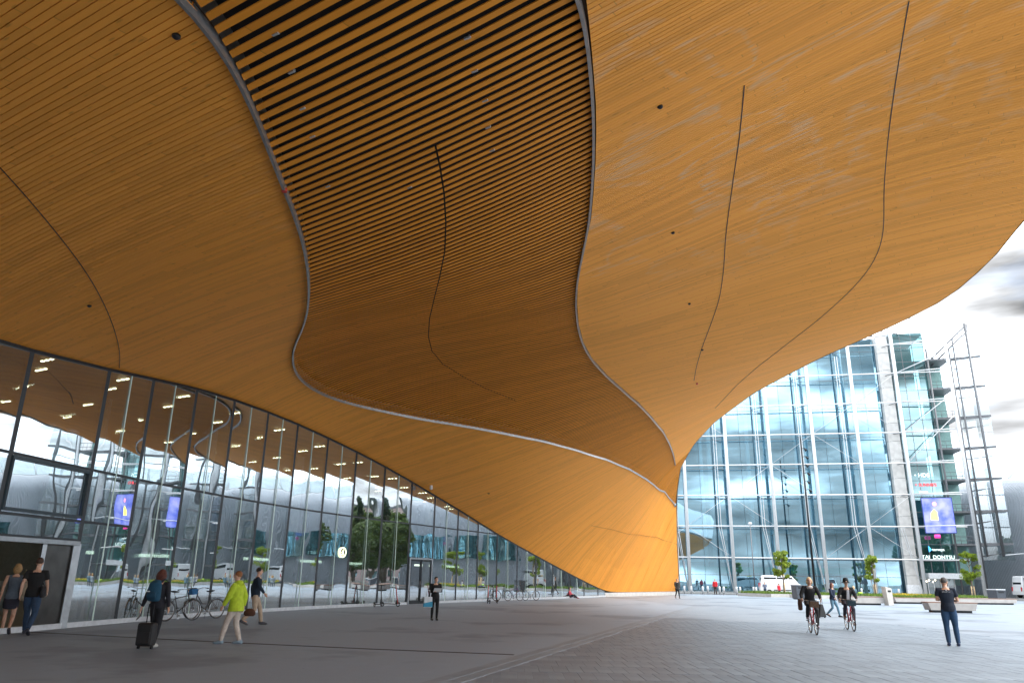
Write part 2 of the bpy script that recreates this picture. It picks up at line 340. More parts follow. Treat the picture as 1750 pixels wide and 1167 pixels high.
lib = thing('library_building', 'long glass fronted library under a sweeping curved timber canopy', 'building', st(13, -22, 0))
LIBO = lib.location.copy()
def lv(s, t, z): return st(s, t, z) - LIBO
# trims of the slatted band, found on the surface
left_px = [(332, 0), (365, 50), (400, 110), (427, 165), (450, 220), (472, 280), (487, 318), (503, 358), (515, 395), (523, 430), (528, 468), (529, 500), (526, 530), (517, 560), (506, 583), (500, 603), (501, 622), (508, 640), (522, 655), (543, 668), (570, 680), (610, 692), (660, 703), (720, 715), (790, 726), (860, 738), (930, 752), (985, 767), (1035, 783), (1075, 800), (1105, 818), (1128, 837), (1143, 850), (1154, 866)]
right_px = [(996, 0), (1001, 40), (1006, 85), (1010, 130), (1014, 180), (1015, 230), (1014, 280), (1011, 330), (1007, 375), (998, 420), (990, 455), (985, 490), (984, 520), (987, 555), (995, 585), (1010, 612), (1035, 640), (1062, 664), (1090, 688), (1113, 712), (1132, 735), (1144, 757), (1151, 777), (1154, 795)]
def curve(px):
    o = [hit(*p) for p in px]; o = [p for p in o if p]
    return sorted(o)
lc, rc = curve(left_px), curve(right_px)
print('left trim', [(round(a, 1), round(b, 1)) for a, b in lc]); print('right trim', [(round(a, 1), round(b, 1)) for a, b in rc])
def ext(c, s0):   # carry the band on behind the viewer
    (a, b), (a2, b2) = c[0], c[2]; k = max(-0.25, min(0.25, (b2 - b) / (a2 - a)))
    return [(s0, b - k * 6), (a - 6, b - k * 6 * 0.8)] + c
lc2, rc2 = ext(lc, -40), ext(rc, -40)
def TL(s): return float(np.interp(s, [p[0] for p in lc2], [p[1] for p in lc2]))
def TR(s):
    if s > rc2[-1][0]: return E(s)[0] - 0.02
    return min(float(np.interp(s, [p[0] for p in rc2], [p[1] for p in rc2])), E(s)[0] - 0.02)
BAND_END = lc2[-1][0]

soffit = MB()
def surf_grid(mb, s0, s1, ds, f0, f1, nt_, dz):
    ss = np.arange(s0, s1 + ds * 0.5, ds); V = []; F = []
    for s in ss:
        a, b = f0(s), f1(s)
        for j in range(nt_ + 1):
            t = a + (b - a) * j / nt_; V.append(lv(s, t, Zs(s, t) + dz))
    n = nt_ + 1
    for i in range(len(ss) - 1):
        for j in range(nt_): F.append((i * n + j, i * n + j + 1, (i + 1) * n + j + 1, (i + 1) * n + j))
    mb.add(V, F, True)
surf_grid(soffit, -40, S_END, 0.8, lambda s: G(s)[0] + 0.03, lambda s: TL(s) if s < BAND_END else E(s)[0], 26, 0.06)
surf_grid(soffit, -40, rc2[-1][0], 0.8, lambda s: TR(s), lambda s: E(s)[0], 22, 0.06)
so = soffit.build('wooden_soffit', m_backw, lib, fixn=False)
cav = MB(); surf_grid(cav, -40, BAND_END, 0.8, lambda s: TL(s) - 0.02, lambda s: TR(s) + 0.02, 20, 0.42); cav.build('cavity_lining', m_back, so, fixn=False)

PITCH_S = 0.222
def strip(mb, s, w, f0, f1, depth, dz=0.0, seg=1.1):
    """one board: lies in the plane of constant s, bottom face and two sides"""
    V = []; F = []
    a, b = f0(s), f1(s)
    if b - a < 0.05: return
    n = max(2, int((b - a) / seg)); n = min(n, 34)
    sm_, sp_ = s - w / 2, min(s + w / 2, S_END); ea, eb = (f0(sm_), f1(sm_)), (f0(sp_), f1(sp_))
    for j in range(n + 1):
        u = j / n
        for q, dd in ((-w / 2, depth), (-w / 2, 0), (w / 2, 0), (w / 2, depth)):
            s_ = s + q; aa, bb = (ea, eb)[q > 0]
            t = aa + (bb - aa) * u; V.append(lv(s_, t, Zs(s_, t) + dz + dd))
    for j in range(n):
        o = j * 4; p = o + 4; F += [(o, p, p + 1, o + 1), (o + 1, p + 1, p + 2, o + 2), (o + 2, p + 2, p + 3, o + 3)]
    mb.add(V, F, False)
sL, sR = [], []
s = -26.0
while s < S_END - 0.1:
    sL.append(s)
    if s < rc2[-1][0]: sR.append(s)
    s += PITCH_S / 2
joint_px = {'mid': [(743, 243), (752, 285), (759, 330), (762, 380), (760, 430), (752, 470), (742, 510), (734, 545), (732, 575), (738, 600), (756, 622), (790, 643), (830, 664), (880, 684)],
    'r1': [(1272, 146), (1265, 230), (1250, 330), (1240, 400), (1237, 460), (1230, 510), (1216, 550), (1200, 592), (1190, 625), (1186, 650)],
    'r2': [(1553, 0), (1540, 80), (1526, 170), (1515, 260), (1510, 330), (1511, 390), (1503, 430), (1480, 468), (1445, 505), (1400, 545), (1350, 583), (1300, 622), (1255, 662), (1222, 697)],
    'l1': [(0, 286), (40, 328), (80, 375), (120, 425), (150, 467), (172, 505), (190, 545), (201, 580), (206, 605), (204, 628)],
    'low': [(1010, 897), (1050, 905), (1090, 913), (1130, 922), (1157, 930)]}
mid = curve(joint_px['mid'])
def TM(s): return float(np.interp(s, [p[0] for p in mid], [p[1] for p in mid]))
def near300(arr, ctr=16.0, n=150):
    return set(sorted(arr, key=lambda q: abs(q - ctr))[:n])
W_PL = PITCH_S / 2 - 0.013
rest = MB()
for arr, f0, f1, nn in ((sL, lambda s: G(s)[0] + 0.02, lambda s: (TL(s) - 0.05) if s < BAND_END else E(s)[0] - 0.01, 150), (sR, lambda s: TR(s) + 0.05, lambda s: E(s)[0] - 0.01, 150)):
    pick = near300(arr, 15.0, nn)
    for s in arr:
        if s in pick:
            mb = MB(); strip(mb, s, W_PL, f0, f1, 0.055); mb.build('plank', m_plank, so, fixn=False)
        else: strip(rest, s, W_PL, f0, f1, 0.055)
# the band behind the viewer and near the foot: joined planks
rest.build('plank_field', m_plank, so, kind='stuff', fixn=False)
slat_s = []; s = -14.0 + 0.07
while s < BAND_END - 0.3: slat_s.append(s); s += PITCH_S
pick = near300(slat_s, 24.0, 230); slrest = MB(); slm = MB()
for s in slat_s:
    f0 = lambda q: TL(q) + 0.03; f1 = lambda q: TR(q) - 0.03
    split = mid[0][0] < s < mid[-1][0]
    mb = MB()
    if split:
        strip(mb, s, 0.114, f0, lambda q: TM(q) - 0.02, 0.022); strip(mb, s, 0.114, lambda q: TM(q) + 0.02, f1, 0.022)
    else: strip(mb, s, 0.114, f0, f1, 0.022)
    if not mb.v: continue
    if s in pick: mb.build('slat', m_slat, so, fixn=False)
    else: slrest.add(mb.v, mb.f)
if slrest.v: slrest.build('slat_field', m_slat, so, kind='stuff', fixn=False)
# steel edge trims and dark joints
def ribbon(cv, w, h, name, m, dz=-0.02, parent=so, n=None):
    mb = MB(); cv = np.array(cv); d = np.r_[0, np.cumsum(np.hypot(*np.diff(cv, axis=0).T))]; q = np.linspace(0, d[-1], n or max(8, int(d[-1] / 0.5)))
    k = np.array([0.25, 0.5, 0.25]); ss = np.interp(q, d, cv[:, 0]); tt = np.interp(q, d, cv[:, 1])
    for _ in range(4): ss[1:-1] = np.convolve(ss, k, 'valid'); tt[1:-1] = np.convolve(tt, k, 'valid')
    P = [lv(a, b, Zs(a, b) + dz) for a, b in zip(ss, tt)]
    for i in range(len(P) - 1):
        pass
    V = []; F = []
    for i, p in enumerate(P):
        a = P[max(0, i - 1)]; b = P[min(len(P) - 1, i + 1)]; dd = (b - a).normalized(); side = dd.cross(Vector((0, 0, 1))).normalized(); up = side.cross(dd)
        for x, y in ((-1, 1), (-1, -1), (1, -1), (1, 1)): V.append(p + side * x * w / 2 + up * y * h / 2)
    for i in range(len(P) - 1):
        o = i * 4
        for j in range(4): F.append((o + j, o + (j + 1) % 4, o + 4 + (j + 1) % 4, o + 4 + j))
    mb.add(V, F, False); return mb.build(name, m, parent, fixn=False)
ribbon([(s, TL(s)) for s in np.arange(-30, BAND_END, 0.4)], 0.05, 0.16, 'edge_trim', m_steel)
ribbon([(s, TR(s)) for s in np.arange(-30, rc2[-1][0], 0.4)], 0.05, 0.16, 'edge_trim', m_steel)
for k_ in ('r1', 'r2', 'l1'): ribbon(curve(joint_px[k_]), 0.014 if k_ == 'l1' else 0.02, 0.012, 'expansion_joint', m_black, dz=-0.006)
lowj = [hit(*p) for p in joint_px['low']]; ribbon([p for p in lowj if p], 0.05, 0.012, 'expansion_joint', mat('joint_brown', (0.30, 0.14, 0.04), 0.8), dz=-0.006)  # brown strip for the low joint across the foot
m_alu = mat('clip_aluminium', (0.6, 0.6, 0.6), 0.4, 0.6)
for px, py in [(471, 57), (799, 62), (811, 120), (498, 123), (517, 183), (534, 233), (560, 318), (829, 171), (834, 216), (841, 257), (700, 320)]:
    h_ = hit(px, py)
    if h_: mb = MB(); mb.box((0, 0, 0), (0.10, 0.03, 0.03), rz=R(-30)); mb.box((0.03, 0.01, 0.03), (0.03, 0.03, 0.04), rz=R(-30)); mb.build('fixing_clip', m_alu, so, loc=lv(h_[0], h_[1], Zs(*h_) + 0.0))
for px, py, sz in [(302, 58, 0.075), (1128, 180, 0.075), (1150, 397, 0.07), (1178, 518, 0.07), (1200, 597, 0.08), (153, 521, 0.07), (835, 842, 0.1)]:
    h_ = hit(px, py)
    if h_: mb = MB(); mb.tube([(0, 0, 0.0), (0, 0, -0.03), (0, 0, -0.05)], [sz * .7, sz * .7, sz * 0.4], 14); mb.build('sprinkler', m_black, so, loc=lv(h_[0], h_[1], Zs(*h_)))
h_ = hit(737, 829)
mb = MB(); mb.tube([(0, 0, 0.02), (0, 0, -0.1)], 0.09, 14); mb.ball((0, 0, -0.15), 0.1); mb.build('camera_dome', m_fascia, so, loc=lv(h_[0], h_[1], Zs(*h_)))
for px, py in [(487, 318), (1191, 653)]:
    h_ = hit(px, py); mb = MB(); mb.tube([(0, 0, 0.02), (0, 0, -0.05)], 0.05, 10); mb.build('sensor', mat('red_plastic', (0.6, 0.05, 0.03), 0.4), so, loc=lv(h_[0], h_[1], Zs(*h_) - 0.06))

# upper storey: edge board, white panels; unseen roof added to block sky light
ss = list(np.arange(-40, S_END, 1.5)) + [S_END]
V = []; F = []; 
for s in ss: 
    t, z = E(s)
    for dz, dt in ((-0.02, 0.0), (0.10, 0.06), (0.30, 0.10)): V.append(lv(s, t + dt, z + dz))
for i in range(len(ss) - 1):
    for j in range(2): F.append((i * 3 + j, i * 3 + j + 1, (i + 1) * 3 + j + 1, (i + 1) * 3 + j))
mb = MB(); mb.add(V, F, True); mb.build('edge_board', mat('dark_edge', (0.12, 0.10, 0.085), 0.6), lib, fixn=False)
V = []; F = []
for s in ss:
    t, z = E(s); V += [lv(s, t + 0.06, z + 0.25), lv(s, t + 0.9 * min(1, (88 - s) / 20), max(z + 3.0, 17.2)), lv(s, t + 0.2, 18.6)]
for i in range(len(ss) - 1):
    for j in range(2): F.append((i * 3 + j, i * 3 + j + 1, (i + 1) * 3 + j + 1, (i + 1) * 3 + j))
mb = MB(); mb.add(V, F, True); mb.build('upper_facade', m_fascia, lib, fixn=False)
V = []; F = []
for s in ss: t, z = E(s); V += [lv(s, t + 0.3, 18.6), lv(s, G(s)[0] - 24, 18.6)]
for i in range(len(ss) - 1): F.append((i * 2, i * 2 + 1, i * 2 + 3, i * 2 + 2))
for q in (0, len(ss) - 1):
    pass
mb = MB(); mb.add(V, F); 
a, b = lv(S_END, G(S_END)[0], 0), lv(S_END, G(S_END)[0] - 24, 0)
mb.add([a, b, b + Vector((0, 0, 18.6)), a + Vector((0, 0, 18.6))], [(0, 1, 2, 3)])
a, b = lv(-40, E(-40)[0], 8), lv(-40, G(-40)[0] - 24, 8)
mb.add([a, b, b + Vector((0, 0, 10.6)), a + Vector((0, 0, 10.6))], [(0, 1, 2, 3)])
a, b = lv(-40, G(-40)[0] - 24, 0), lv(S_END, G(S_END)[0] - 24, 0)
mb.add([a, b, b + Vector((0, 0, 18.6)), a + Vector((0, 0, 18.6))], [(0, 1, 2, 3)])
mb.build('roof', m_fascia, lib, fixn=False)

# concrete kerb under the timber foot
V = []; F = []; kss = np.linspace(68.6, 86.6, 20)
for s in kss:
    t = G(s)[0]
    for dt, z in ((-0.5, 0.0), (-0.5, 0.37), (0.03, 0.37), (0.06, 0.0)): V.append(lv(s, t + dt, z))
for i in range(len(kss) - 1):
    for j in range(3): F.append((i * 4 + j, i * 4 + j + 1, (i + 1) * 4 + j + 1, (i + 1) * 4 + j))
F += [(0, 1, 2, 3), tuple(len(V) - 4 + i for i in range(4))]
mb = MB(); mb.add(V, F); mb.build('plinth', m_concrete, lib, fixn=False)

# ------------------------------------------------------------------ glass wall
m_glass = glass_mat('library_glass', (0.35, 0.42, 0.42), 0.50, (0.72, 0.84, 0.82), wob=0.013, wscale=0.42, rtint=(0.93, 0.96, 1.0), vstretch=0.8)
m_mull = mat('mullion_black', (0.012, 0.016, 0.02), 0.4, 0.2)
m_fin = mat('glass_fin', (0.62, 0.78, 0.70), 0.25, var=0.05)
m_sill = mat('sill_aluminium', (0.62, 0.64, 0.66), 0.4, 0.3)
# mullion stations from their feet (arc positions along the wall)
mull_s = []
for px, py in [(105, 1077), (194, 1064), (279, 1057), (352, 1051.5), (418, 1047.3), (475, 1043.6), (533.6, 1040), (588.5, 1037.2), (641.7, 1034.8), (692, 1033), (735, 1031), (777, 1029.4), (813, 1028), (847, 1026.8)]:
    best = min(np.arange(8, 75, 0.05), key=lambda q: abs((lambda v: 875 + 0)(0) + 0) if False else abs(math.atan2(st(q, G(q)[0]).x, st(q, G(q)[0]).y) - math.atan2(at(px, py).x, at(px, py).y)))
    mull_s.append(float(best))
print('mullions', [round(x, 2) for x in mull_s])
d0 = mull_s[1] - mull_s[0]
pre = [mull_s[0] - 3.1 * k for k in (6, 5, 4, 3, 2, 1)]
s = mull_s[-1]; post = []
while s < 66: s += 3.1; post.append(s)
post = [p for p in post if p < 68.4] + [68.6]
stations = pre + mull_s + post
gw = MB()
for a, b in zip(stations[:-1], stations[1:]):
    pa, pb = lv(a, G(a)[0] - 0.03, 0.07), lv(b, G(b)[0] - 0.03, 0.07); gw.beam(pa, pb, 0.22, 0.14)
wall = gw.build('glass_wall', m_sill, lib)
T1 = 4.55; T2 = 3.0
def gpt(s, z, dt=0.0): return lv(s, G(s)[0] + dt, z)
def zt(s): return G(s)[1] - 0.02
DOOR = 5  # bay index holding the open entrance (between pre[-1] and first mullion)
GD = stations.index(mull_s[9])
SILL = 0.14
for i, s in enumerate(stations):
    if zt(s) < 0.6: continue
    z1 = zt(s)
    if i == 5 or i == 6: z0 = 0.0
    else: z0 = SILL
    dn = Vector((LY, -LX, 0)) * 0.03
    mb = MB(); mb.beam(gpt(s, z0), gpt(s, z1), 0.09, 0.16, up=Vector((LX, LY, 0))); mb.build('mullion', m_mull, wall)
def quad_pane(s0, s1, za, zb0, zb1, name='pane', m=m_glass, off=0.035, parent=None):
    a = 0.045; pa, pb = s0 + a, s1 - a
    P = [gpt(pa, za, off), gpt(pb, za, off), gpt(pb, zb1, off), gpt(pa, zb0, off)]
    n = (P[1] - P[0]).cross(P[3] - P[0]).normalized() * 0.02
    Q = [p - n for p in P]
    mb = MB(); mb.add(P + Q, [(0, 1, 2, 3), (7, 6, 5, 4), (0, 4, 5, 1), (1, 5, 6, 2), (2, 6, 7, 3), (3, 7, 4, 0)])
    # only the outer face mirrors; edges stay thin
    return mb.build(name, m, parent or wall)
dsx = 0.0
for i, (a, b) in enumerate(zip(stations[:-1], stations[1:])):
    za, zb = zt(a), zt(b)
    levels = [SILL]
    if i == DOOR: levels = [2.45, T2]
    if i <= 6 and i != DOOR: levels.append(T2)
    levels.append(T1)
    if i == GD: levels = [2.62, T1]
    zz = levels + [99]
    for k in range(len(zz) - 1):
        lo, hi = zz[k] + (0.03 if k else 0), zz[k + 1] - 0.03
        if min(za, zb) <= lo + 0.05 and max(za, zb) <= lo + 0.3: continue
        t0, t1 = min(hi, za - 0.03), min(hi, zb - 0.03)
        t0, t1 = max(t0, lo + 0.02), max(t1, lo + 0.02)
        quad_pane(a, b, lo, t0, t1)
    for lev in levels:
        if lev < 0.5: continue
        if lev < min(za, zb): mb = MB(); mb.beam(gpt(a + 0.045, lev), gpt(b - 0.045, lev), 0.12, 0.075); mb.build('transom', m_mull, wall)
        elif lev < za:
            f = (za - lev) / max(za - zb, 1e-3); q = a + (b - a) * f; mb = MB(); mb.beam(gpt(a + 0.045, lev), gpt(q, lev), 0.12, 0.075); mb.build('transom', m_mull, wall)
    if za > 0.8:   # head member following the timber
        mb = MB(); mb.beam(gpt(a, za - 0.03), gpt(b, zb - 0.03), 0.14, 0.09); mb.build('head_rail', m_mull, wall)
    if za > 1.6 and i != DOOR and i != GD:
        q = (a + b) / 2; mb = MB(); mb.beam(gpt(q, SILL + 0.01, 0.14), gpt(q, zt(q) - 0.08, 0.055), 0.03, 0.03, up=Vector((LY, -LX, 0))); mb.build('glass_fin', m_fin, wall)
# raised white-framed vent window in the bay over the entrance
mb = MB(); a, b = stations[5] + 0.1, stations[6] - 0.1
for p, q in ((gpt(a, T2 + 0.12, 0.09), gpt(b, T2 + 0.12, 0.09)), (gpt(a, T1 - 0.1, 0.09), gpt(b, T1 - 0.1, 0.09)), (gpt(a, T2 + 0.08, 0.09), gpt(a, T1 - 0.06, 0.09)), (gpt(b, T2 + 0.08, 0.09), gpt(b, T1 - 0.06, 0.09))): mb.beam(p, q, 0.08, 0.08)
mb.build('vent_window_frame', mat('blue_black_frame', (0.02, 0.035, 0.045), 0.35, 0.3), wall)
# entrance portal: light frame, one sheet steel door leaf, one open side
m_frame = mat('portal_frame', (0.33, 0.35, 0.37), 0.35, 0.6)
m_leaf = mat('brushed_steel_leaf', (0.10, 0.095, 0.09), 0.28, 0.85, var=0.25, scale=2)
a, b = stations[5] + 0.06, stations[6] - 0.05; H = 2.36
portal = MB()
for p, q in ((gpt(a, 0.0, 0.06), gpt(a, H, 0.06)), (gpt(b, 0.0, 0.06), gpt(b, H, 0.06))): portal.beam(p, q, 0.1, 0.22, up=Vector((LX, LY, 0)))
portal.beam(gpt(a, H, 0.06), gpt(b, H, 0.06), 0.22, 0.12)
pf = portal.build('entrance_door', m_frame, lib)
m_ = a + (b - a) * 0.60
leaf = MB(); leaf.beam(gpt((m_ + b) / 2, 0.03, -0.02), gpt((m_ + b) / 2, H - 0.08, -0.02), b - m_ - 0.1, 0.05, up=(gpt(b, 0) - gpt(a, 0)).cross(Vector((0, 0, 1))).normalized()); leaf.build('door_leaf', m_leaf, pf)
jb = MB(); jb.beam(gpt(m_, 0, -0.02), gpt(m_, H - 0.06, -0.02), 0.1, 0.12, up=Vector((LX, LY, 0))); jb.build('door_post', m_frame, pf)
# glazed double door further along
a, b = stations[GD] + 0.12, stations[GD + 1] - 0.12; c_ = (a + b) / 2
gd = MB()
for q in (a, b): gd.beam(gpt(q, 0.0, 0.08), gpt(q, 2.6, 0.08), 0.09, 0.1, up=Vector((LX, LY, 0)))
gd.beam(gpt(a, 2.58, 0.08), gpt(b, 2.58, 0.08), 0.1, 0.09)
gdo = gd.build('glazed_door', m_frame, lib)
for q0, q1 in ((a + 0.06, c_ - 0.02), (c_ + 0.02, b - 0.06)):
    lf = MB()
    for q in (q0 + 0.04, q1 - 0.04): lf.beam(gpt(q, 0.02, 0.08), gpt(q, 2.5, 0.08), 0.07, 0.05, up=Vector((LX, LY, 0)))
    for z in (0.12, 2.46): lf.beam(gpt(q0 + 0.08, z, 0.08), gpt(q1 - 0.08, z, 0.08), 0.05, 0.2 if z < 1 else 0.08)
    lfo = lf.build('door_leaf', m_mull, gdo)
    P = [gpt(q0 + 0.08, 0.22, 0.08), gpt(q1 - 0.08, 0.22, 0.08), gpt(q1 - 0.08, 2.42, 0.08), gpt(q0 + 0.08, 2.42, 0.08)]; mb = MB(); mb.add(P, [(0, 1, 2, 3)]); mb.build('door_glass', m_glass, lfo)
    hb = MB(); hq = c_ + (-0.12 if q0 < c_ - 0.05 else 0.12); hb.tube([gpt(hq, 0.9, 0.16), gpt(hq, 1.3, 0.16)], 0.015, 6); hb.build('handle', m_steel, lfo)
# round illuminated crest sign behind the glass
sg = at(583, 943.5, 0); 
qs = min(np.arange(25, 45, 0.05), key=lambda q: abs(st(q, G(q)[0]).x / st(q, G(q)[0]).y - (lambda r: r[0] / r[1])(pray(583, 943.5))))
rr = pray(583, 943.5); gp = st(qs, G(qs)[0]); zc = EYE + rr[2] * gp.y / rr[1]
sign = thing('round_sign', 'round pale yellow illuminated crest sign on the glass wall left of the glazed door', 'sign', st(qs, G(qs)[0] + 0.12, zc), math.atan2(-(gp.x), gp.y) * 0 + R(-62) + R(90) + R(0))
sign.rotation_euler = (0, 0, R(62))
m_neon = mat('crest_glow', (0.8, 0.8, 0.5), 0.5, emit=(0.95, 0.95, 0.62), es=0.9)
mb = MB(); mb.ring((0, 0, 0), 0.235, 0.028, 'y'); mb.build('ring', m_neon, sign)
mb = MB(); mb.tube([(0, 0.01, 0), (0, 0.03, 0)], 0.21, 24); mb.build('disc', mat('crest_backing', (0.03, 0.04, 0.02), 0.6), sign)
mb = MB(); mb.ball((0, -0.02, 0.1), (0.045, 0.02, 0.05)); mb.prism([(-0.05, 0.06), (0.04, 0.06), (0.05, -0.09), (-0.04, -0.09)], 0.02); mb.prism([(-0.12, -0.07), (0.1, -0.07), (0.08, -0.13), (-0.1, -0.13)], 0.02); mb.prism([(-0.11, 0.03), (-0.03, 0.02), (-0.03, -0.01), (-0.11, 0.0)], 0.02)
mb.build('figure', m_neon, sign, smooth=False)
for o_ in sign.children:
    if o_.name.startswith('disc'): o_.data.transform(Matrix.Identity(4))

# ------------------------------------------------------------------ interior seen through the glass
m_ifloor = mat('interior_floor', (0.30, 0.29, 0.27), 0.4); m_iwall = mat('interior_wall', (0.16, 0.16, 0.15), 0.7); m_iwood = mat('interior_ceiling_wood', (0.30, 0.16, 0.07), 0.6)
V = []; F = []; iss = list(np.arange(-8, 70, 3.0))
for s in iss: V += [lv(s, G(s)[0] - 0.12, 0.03), lv(s, G(s)[0] - 17, 0.03)]
for i in range(len(iss) - 1): F.append((i * 2, i * 2 + 1, i * 2 + 3, i * 2 + 2))
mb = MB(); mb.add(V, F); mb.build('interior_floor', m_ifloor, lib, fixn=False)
V = []; F = []
for s in iss: V += [lv(s, G(s)[0] - 17, 0.0), lv(s, G(s)[0] - 17, 10)]
for i in range(len(iss) - 1): F.append((i * 2, i * 2 + 1, i * 2 + 3, i * 2 + 2))
mb = MB(); mb.add(V, F); 
for q in (-8, 67): mb.add([lv(q, G(q)[0] - 0.2, 0), lv(q, G(q)[0] - 17, 0), lv(q, G(q)[0] - 17, 10), lv(q, G(q)[0] - 0.2, G(q)[1])], [(0, 1, 2, 3)])
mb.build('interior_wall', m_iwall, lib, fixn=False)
V = []; F = []
for s in iss: V += [lv(s, G(s)[0] - 0.10, G(s)[1] + 0.05), lv(s, G(s)[0] - 4, G(s)[1] * 0.5 + 4.6), lv(s, G(s)[0] - 17, 9.2)]
for i in range(len(iss) - 1):
    for j in range(2): F.append((i * 3 + j, i * 3 + j + 1, (i + 1) * 3 + j + 1, (i + 1) * 3 + j))
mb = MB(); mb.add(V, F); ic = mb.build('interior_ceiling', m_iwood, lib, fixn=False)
m_spot = mat('downlight_glow', (1, 0.9, 0.7), 0.5, emit=(1.0, 0.82, 0.55), es=7.0)
pr = None
for s in np.arange(2, 60, 3.6):
    for r_, off in enumerate((2.2, 5.0, 9.0, 13.0)):
        q = s + (r_ % 2) * 1.7
        z = (G(q)[1] * (1 - off / 4 * 0.5) + off / 4 * 0.5 * 0 + 0) if False else (G(q)[1] + (G(q)[1] * 0.5 + 4.6 - G(q)[1]) * min(off / 4, 1) + max(0, off - 4) / 13 * (9.2 - G(q)[1] * 0.5 - 4.6))
        if pr is None:
            mb = MB()
            for k in (-1, 0, 1): mb.box((k * 0.26, 0, 0), (0.12, 0.08, 0.04), rz=0)
            pr = mb.build('downlight', m_spot, ic); pr.location = lv(q, G(q)[0] - off, z - 0.06); pr.rotation_euler = (0, 0, R(-30))
        else: inst(pr, ic, lv(q, G(q)[0] - off, z - 0.06), R(-30))
# interior columns, counters and lit shop signs
m_ilit = mat('lit_counter', (0.8, 0.75, 0.6), 0.5, emit=(0.9, 0.95, 0.8), es=1.1)
cp = None
for s in np.arange(12, 66, 7.5):
    mb = MB(); mb.tube([(0, 0, 0), (0, 0, 9)], 0.25, 12)
    if cp is None: cp = mb.build('interior_column', m_fascia, lib); cp.location = lv(s, G(s)[0] - 7, 0.03)
    else: inst(cp, lib, lv(s, G(s)[0] - 7, 0.03))
for k, s in enumerate(np.arange(16, 64, 6.2)):
    mb = MB(); mb.box((0, 0, 0.55), (3.2, 0.8, 1.1), rz=R(60)); c1 = mb.build('service_counter', mat('counter_%d' % (k % 3), [(0.3, 0.3, 0.3), (0.35, 0.2, 0.1), (0.12, 0.2, 0.22)][k % 3], 0.5), lib); c1.location = lv(s, G(s)[0] - 10 - (k % 3), 0.03)
    mb = MB(); mb.box((0, 0, 2.4), (2.0, 0.1, 0.16), rz=R(60)); c2 = mb.build('light_box', m_ilit, c1)
